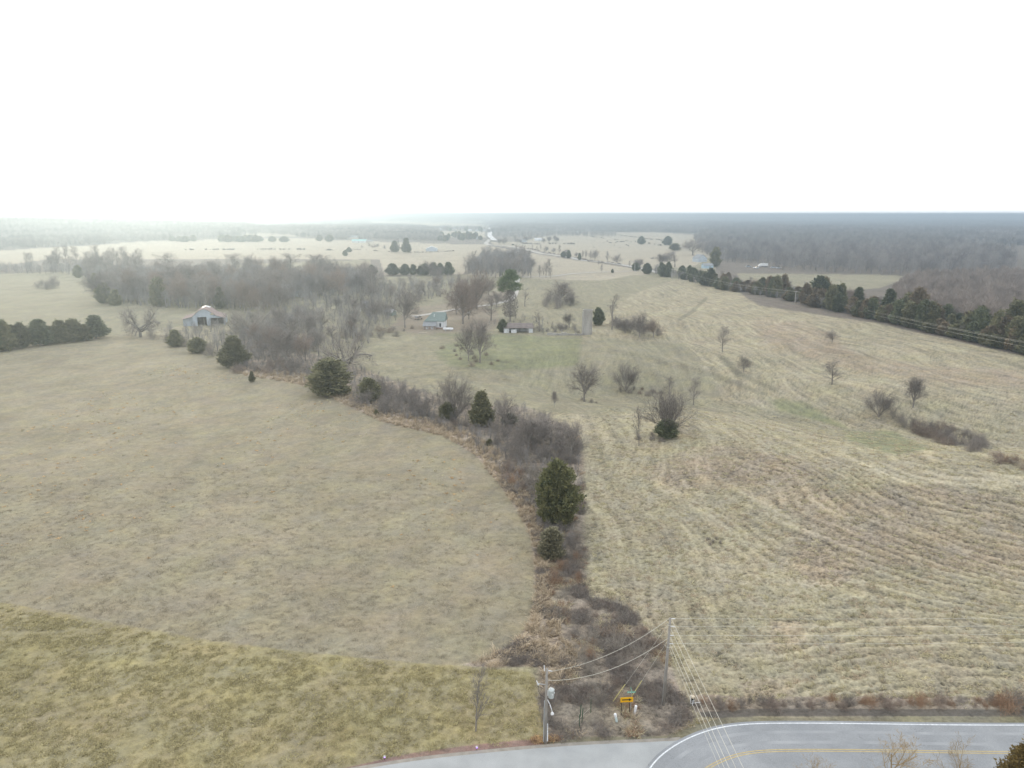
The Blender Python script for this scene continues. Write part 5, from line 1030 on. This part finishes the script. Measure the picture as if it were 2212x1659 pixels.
def car(px, b, rz, c, label, s=1.0, kind='car'):
    p = at(px, b); o = empty('parked_' + kind, p, rz, label, kind); mt = mat('car_paint', c, c, 1, rough=.35, spec=.5); L = 2.3 * s
    m = MB(); m.prism([(-L, .35), (L, .35), (L, .85), (L * .93, 1.0), (L * .55, 1.08), (-L * .95, 1.1), (-L, .9)], -.88, .88); m.build('body', mt, o)
    m = MB(); m.prism([(-L * .85 if kind != 'pickup' else -.2, 1.08), (L * .5, 1.08), (L * .25, 1.6), (-L * .65 if kind != 'pickup' else 0, 1.62)], -.78, .78); m.build('cabin', M['glass'], o)
    for x in (-L * .62, L * .62):
        for y in (-.82, .82): m = MB(); m.tube((x, y - .1, .34), (x, y + .1, .34), .34, .34, 12); m.build('wheel', M['black'], o)
    return o
car(904, 690, R(60), (.36, .31, .26), 'brown car parked at the left corner of the farmhouse')
car(1147, 528, R(10), (.65, .67, .7), 'white car at the far homestead by the road')
# barn
M['tin_wall'] = mat('blue_white_tin', (.33, .38, .44), (.43, .48, .53), .6, stretch=(3, 3, .3)); M['rust'] = mat('rusty_tin_roof', (.22, .16, .145), (.32, .26, .245), .35, 5, stretch=(.4, 1.5, 1))
p = at(432, 706); o = empty('barn', p + Vector((1.0, 3, 0)), R(17), 'old blue-walled tin barn with a sagging rusty roof and two open bays', 'barn'); D = 13
gp = [(-9.6, 3.3), (-5.2, 4.4), (-3.4, 6.1), (-1.7, 7.3), (0, 7.8), (1.7, 7.3), (3.4, 6.1), (5.2, 4.6), (9.0, 3.3)]
m = MB(); m.prism([(-5.0, 0), (-3.0, 0), (-3.0, 4.1), (1.0, 4.1), (1.0, 0), (2.6, 0)] + [(2.6, 5.0), (3.3, 6.0), (1.7, 7.15), (0, 7.65), (-1.7, 7.15), (-3.3, 6.0), (-5.0, 4.5)], -.0, .15)
m.prism([(2.6, 3.55), (8.3, 3.55), (8.3, 3.6), (5.2, 4.5), (2.6, 5.0)], 0, .15); m.box(8.3, 0, -.3, 8.9, .15, 3.3); m.box(8.75, .15, -.3, 8.9, D, 3.3); m.box(-5.0, D - .15, -.3, 8.75, D, 3.3); m.box(-5.0, .15, -.3, -4.85, D - .15, 4.3)
m.prism([(-9.2, 0), (-5.0, 0), (-5.0, 4.3), (-9.2, 3.2)], 1.2, 1.35); m.build('wall', M['tin_wall'], o)
m = MB()
for a, b in zip(gp[:-1], gp[1:]): roofpanel(m, a[0], b[0], -.4, D + .3, a[1], b[1], .1)
m.build('roof', M['rust'], o)
m = MB(); roofpanel(m, -1.5, 0, 6.2, D + .2, 7.52, 7.93, .04); roofpanel(m, 0, 2.0, 9.2, D + .2, 7.93, 7.28, .04); m.build('roof_sheet', M['roof_tin'], o)
for x0, x1, z in ((-2.98, .98, 4.05), (2.62, 8.28, 3.5)): m = MB(); m.box(x0, 4.0, -.2, x1, 4.1, z); m.build('bay_interior', mat('barn_interior', (.09, .08, .07), (.14, .12, .10), 1), o)
for x in (-.2, 5.6): m = MB(); m.box(x - .1, .3, -.2, x + .1, .5, 3.45); m.build('post', M['wood'], o)
# silo with an open top
p = at(1268.5, 722); o = empty('silo', p, 0, 'roofless grey concrete stave silo standing alone by the stone wall', 'silo'); s = pxm(p); Rr = 10.5 * s; hs_ = tall(p, 669)
M['conc'] = mat('stained_concrete', (.27, .25, .225), (.46, .44, .41), .5, 6, rough=.95, stretch=(1, 1, .35), bump=.3, bscale=3)
m = MB(); m.lathe((0, 0, -.4), [(Rr, 0), (Rr, hs_ + .4), (Rr - .22, hs_ + .4), (Rr - .22, 0)], 36); m.build('wall', M['conc'], o, False)
for k in range(15):
    z = .6 + k * (hs_ - .8) / 14; m = MB(); m.lathe((0, 0, z), [(Rr + .003, 0), (Rr + .035, .015), (Rr + .035, .05), (Rr + .003, .065)], 36); m.build('hoop', M['wood'], o)
m = MB(); m.box(-.45, -Rr - .38, 0, .45, -Rr + .06, hs_ * .93); m.build('chute', M['conc'], o); o.rotation_euler = (0, 0, R(-62))
# ruined shed and stone wall
p = at(1110, 720); o = empty('ruined_shed', p, R(2), 'low collapsing shed with white walls and a rusty roof among shrubs', 'shed'); s = pxm(p)
m = MB(); m.box(-4.3, 1, -.3, -2.0, 1.2, 1.9); m.box(-1.1, 1, -.3, 1.2, 1.2, 1.5); m.box(6.4, 1, -.3, 8.2, 1.2, 2.0); m.box(-4.3, 5, -.3, 8.2, 5.2, 2.4); m.build('wall', M['wall_white'], o)
m = MB(); m.add([(-4.8, .6, 2.1), (8.5, .6, 2.0), (8.5, 5.6, 3.4), (-4.8, 5.6, 3.6), (-4.8, .6, 2.2), (8.5, .6, 2.1), (8.5, 5.6, 3.5), (-4.8, 5.6, 3.7)], [(0, 3, 2, 1), (4, 5, 6, 7), (0, 1, 5, 4), (1, 2, 6, 5), (2, 3, 7, 6), (3, 0, 4, 7)]); m.build('roof', mat('dull_rusty_roof', (.15, .125, .115), (.24, .205, .19), .8), o)
a = at(1182, 724); b = at(1256, 724); d = b - a; o = empty('stone_wall', a, math.atan2(d.y, d.x), 'low crumbling stone wall running from the silo toward the white shed', 'wall'); m = MB(); L = d.length; q = random.Random(4); x = 0
while x < L:
    w = q.uniform(.5, 1.1); hgt = q.uniform(.7, 1.35)
    z = -.3
    while z < hgt: hh = q.uniform(.25, .4); m.box(x + q.uniform(-.04, .04), -.3 + q.uniform(-.06, .06), z, x + w - .02, .3 + q.uniform(-.06, .06), z + hh - .015); z += hh
    x += w
m.build('masonry', M['conc'], o)
# sheds in the overgrown hollow
house('shed', 639, 641, 56, R(-3), M['wall_blue'], M['roof_grey'], 'long low grey shed half hidden by the grove right of the barn', 'shed', 7, 2.2, 1.2, 0, False)
house('shed', 787, 665, 15, R(8), M['wall_blue'], M['roof_grey'], 'small blue-walled shed in the trees left of the farmhouse', 'shed', 4, 2.2, 1.1, 0, True)
house('shed', 843, 682, 17, R(-24), mat('mossy_wall', (.20, .24, .21), (.28, .32, .28)), M['roof_tin'], 'small greenish shed with one bright roof edge left of the farmhouse', 'shed', 4, 1.8, 1.2, 0, False)
o = MB().box(-.12, -.12, -.2, .12, .12, 2.0).build('fence_post', M['white']); o.location = at(779, 674); tag(o, 'white upright post alone in the meadow below the blue-walled shed', 'post')
# distant houses
house('shed', 775, 524, 30, 0, M['wall_white'], M['roof_turq'], 'far long shed with a turquoise roof beyond the tan field', 'shed', 12, 3.0, 2.6, 3, True)
house('house', 762, 517, 20, 0, M['wall_tan'], M['roof_grey'], 'far hazy grey-roofed house behind the turquoise-roofed shed', 'house', 12, 4, 3.5, 2, False)
house('shed', 797, 524, 16, 0, M['wall_tan'], M['roof_grey'], 'far tan shed right of the turquoise-roofed one', 'shed', 10, 2.4, 1.6, 0, False)
house('house', 931.5, 543, 25, R(6), M['wall_blue'], M['roof_tin'], 'small white-roofed house with its gable facing the tan field', 'house', 14, 3.6, 3.2, 2, False, None, 'y')
for px, b, w, wl, rf, lab in ((948, 496, 17, 'wall_blue', 'roof_tin', 'far pale blue house, leftmost in the row before the highway'), (1000, 498, 24, 'wall_tan', 'roof_grey', 'far long grey-roofed house in the middle of the row before the highway'), (1014, 499, 9, 'wall_white', 'roof_tin', 'far small white gabled house in the row before the highway'),
        (1036, 499, 18, 'wall_blue', 'roof_grey', 'far bluish house beside the highway'), (1048, 499, 9, 'wall_white', 'roof_grey', 'far dark-roofed house touching the highway'), (982, 497, 16, 'wall_tan', 'roof_grey', 'far tan house left of the middle of the row'), (932, 505, 9, 'wall_tan', 'roof_grey', 'far tiny tan house at the edge of the grey wood'),
        (940, 515, 16, 'wall_tan', 'roof_tin', 'far pale-roofed shed behind the white-roofed gabled house'), (616, 503, 10, 'wall_white', 'roof_tin', 'far white shed on the hazy left fields'), (1033, 516, 10, 'wall_blue', 'roof_grey', 'far grey house at the clump of trees by the country road'),
        (1131, 523, 12, 'wall_blue', 'roof_grey', 'far blue-grey house on the left of the roadside homestead'), (1102, 487, 9, 'wall_white', 'roof_tin', 'far white building in the woods right of the highway')):
    house('house', px, b, w, R(rng.uniform(-12, 12)), M[wl], M[rf], lab, 'house', 9, 3.0, 2.2, 1, False)
house('barn', 1165, 521, 20, R(5), M['wall_white'], M['roof_tin'], 'far white barn of the homestead beside the country road', 'barn', 10, 3.4, 2.4, 0, True)
house('house', 1514, 566, 22, R(20), M['wall_blue'], M['roof_grey'], 'blue-grey gabled house under bare trees behind the cedar belt', 'house', 11, 4.0, 3.8, 2, False, None, 'y')
house('shed', 1530, 580, 20, R(5), mat('bright_blue_wall', (.36, .50, .60), (.46, .58, .66)), M['roof_grey'], 'low pale blue shed half hidden behind the cedar belt', 'shed', 8, 2.8, 1.6, 1, False)
# vehicles in the yard under the right-hand woods
def truck(px, b, rz, label):
    p = at(px, b); o = empty('parked_truck', p, rz, label, 'truck'); m = MB(); m.box(-3.2, -1.25, 1.0, 3.6, 1.25, 3.6); m.build('cargo_box', M['white'], o); m = MB(); m.prism([(-5.6, .6), (-3.4, .6), (-3.4, 3.0), (-4.6, 3.0), (-5.1, 1.9), (-5.6, 1.7)], -1.15, 1.15); m.build('cab', M['white'], o)
    m = MB(); m.box(-5.4, -.5, .5, 3.5, .5, .95); m.build('frame', M['black'], o)
    for x in (-4.4, 1.2, 2.6):
        for y in (-1.1, 1.1): m = MB(); m.tube((x, y - .15, .5), (x, y + .15, .5), .5, .5, 12); m.build('wheel', M['black'], o)
truck(1650, 577, R(4), 'white box truck parked in the yard under the right-hand woods')
car(1633, 580, R(8), (.62, .66, .72), 'pale car left of the white box truck', 1.1, 'pickup'); car(1671, 579, R(-5), (.50, .56, .62), 'blue-grey car right of the white box truck', 1.1)
car(1617, 577, R(0), (.40, .45, .5), 'grey car farther left of the white box truck', 1.1); car(1682, 580, R(15), (.6, .62, .66), 'silver car, last in the line right of the white box truck', 1.05)
# cattle
def cow_mesh():
    m = MB(); m.ball((0, 0, 1.05), 1.0, .42, .5, 12, 8); m.ball((.75, 0, 1.15), .45, .38, .48, 10, 6); m.tube((1.0, 0, 1.2), (1.5, 0, .75), .26, .16, 8); m.tube((1.45, 0, .8), (1.75, 0, .45), .17, .1, 8)
    for x in (-.75, .7):
        for y in (-.25, .25): m.tube((x, y, .95), (x + .05, y, .45), .15, .08, 6); m.tube((x + .05, y, .45), (x, y, 0), .07, .07, 6)
    m.tube((-.98, 0, 1.25), (-1.1, 0, .5), .04, .03, 5); return m.mesh('cow', mat('black_cattle', (.018, .016, .015), (.04, .03, .025), 1), True)
cm = cow_mesh()
for zx, zy in ((1090, 385), (1120, 374), (1135, 388), (1190, 385), (1180, 409), (1228, 429), (1235, 380), (1262, 378), (1285, 407), (1300, 413), (1325, 380), (1003, 427), (1150, 388), (1242, 378), (1206, 378), (1360, 380)):
    p = at(1032.2 + zx / 4, 427.6 + zy / 4 + 1); o = link('cow', cm, None, p, rng.uniform(0, 6.28)); o.scale = (1.25,) * 3; tag(o, 'black cow grazing on the far pale pasture', 'cow', 'cattle on the far pasture')
# far hedge lines of low brush
def hedgeline(pts, n, key, h, label, group, w=2.2):
    P = [at(*q) for q in pts]; C = catmull([(p.x, p.y) for p in P], 4); r = np.random.RandomState(n); n *= 4
    i = (r.uniform(0, 1, n) ** 1.0 * (len(C) - 1)).astype(int); x = C[i, 0] + r.normal(0, 1.2, n); y = C[i, 1] + r.normal(0, 1.2, n); keep = vnoise(x / 14, y / 14, n) > .42; x, y = x[keep], y[keep]
    scatter('undergrowth', [brushy], np.stack([x, y, H(x, y) - .2], 1), r.uniform(0, 6.28, len(x)), h * r.uniform(.2, .5, len(x)), label, 'fence line brush')
brushy = wmesh(wood_tree(77, None, 90, 1.0, 2.4, .14) * np.array([1, 1, 1.0]), M['twig_dark'])
hedgeline([(1222, 505), (1282, 512), (1330, 518), (1405, 527), (1437, 534)], 30, 'shrub0', 2.4, 'low dark shrub in the fence line crossing the cattle pasture', 'fence line shrubs across the pasture', 3.2)
hedgeline([(1315, 504), (1402, 517), (1460, 523), (1500, 525)], 20, 'shrub0', 2.4, 'low dark shrub in the upper fence line of the cattle pasture', 'upper pasture fence line shrubs', 3.4)
hedgeline([(1110, 525), (1160, 528), (1200, 527), (1288, 529)], 22, 'shrub0', 2.6, 'low dark shrub in the fence line behind the homestead', 'homestead fence line shrubs', 3.0)
hedgeline([(1140, 537), (1190, 547), (1240, 556), (1300, 566), (1400, 580)], 34, 'shrub0', 1.5, 'low brown shrub along the country road fence', 'roadside fence shrubs', 3.0)
hedgeline([(400, 540), (500, 540), (600, 539), (720, 541)], 26, 'shrub0', 2.4, 'low dark shrub in the fence line across the pale hazy field', 'fence line shrubs on the hazy field', 2.6)
hedgeline([(760, 539), (860, 545), (960, 544), (1000, 541)], 24, 'shrub0', 1.7, 'low dark shrub in the fence line above the tan field', 'fence line shrubs above the tan field', 3.2)
brush([(760, 533), (820, 530), (850, 536), (800, 540)], 6, 8, ['shrub1', 'shrub0'], (4, 8), 'hazy bush near the turquoise-roofed shed', 'bushes near the turquoise-roofed shed', 51)
grove([(930, 524), (1000, 520), (1040, 520), (1050, 512), (960, 510)], 18, 18, ['cedar3', 'cedar4'], (9, 15), 'dark hazy evergreen in the clump behind the white-roofed gabled house', 'evergreens behind the white-roofed house', 52, 'cedar_tree', 'cedar tree', (.8, 1.1))
grove([(938, 502), (975, 500), (1040, 501), (1045, 497), (960, 496)], 12, 18, ['cedar3', 'round0'], (9, 14), 'far tree among the row of houses before the highway', 'trees among the far houses', 53, 'garden_tree', 'tree', (.8, 1.1))

# ------------------------------------------------------------------ air
def haze():
    m = bpy.data.materials.new('haze_air'); m.use_nodes = True; t = m.node_tree; t.nodes.clear(); o = t.nodes.new('ShaderNodeOutputMaterial'); v = t.nodes.new('ShaderNodeVolumePrincipled')
    v.inputs['Color'].default_value = (.455, .56, .655, 1); v.inputs['Density'].default_value = 4.0e-4; v.inputs['Anisotropy'].default_value = .72; t.links.new(v.outputs[0], o.inputs['Volume'])
    b = MB(); b.box(-17500, -1200, -9.5, 17500, 17500, 56); ob = b.build('haze', m); tag(ob, 'pale winter haze filling the air over the fields', 'haze', None, 'stuff')
haze()
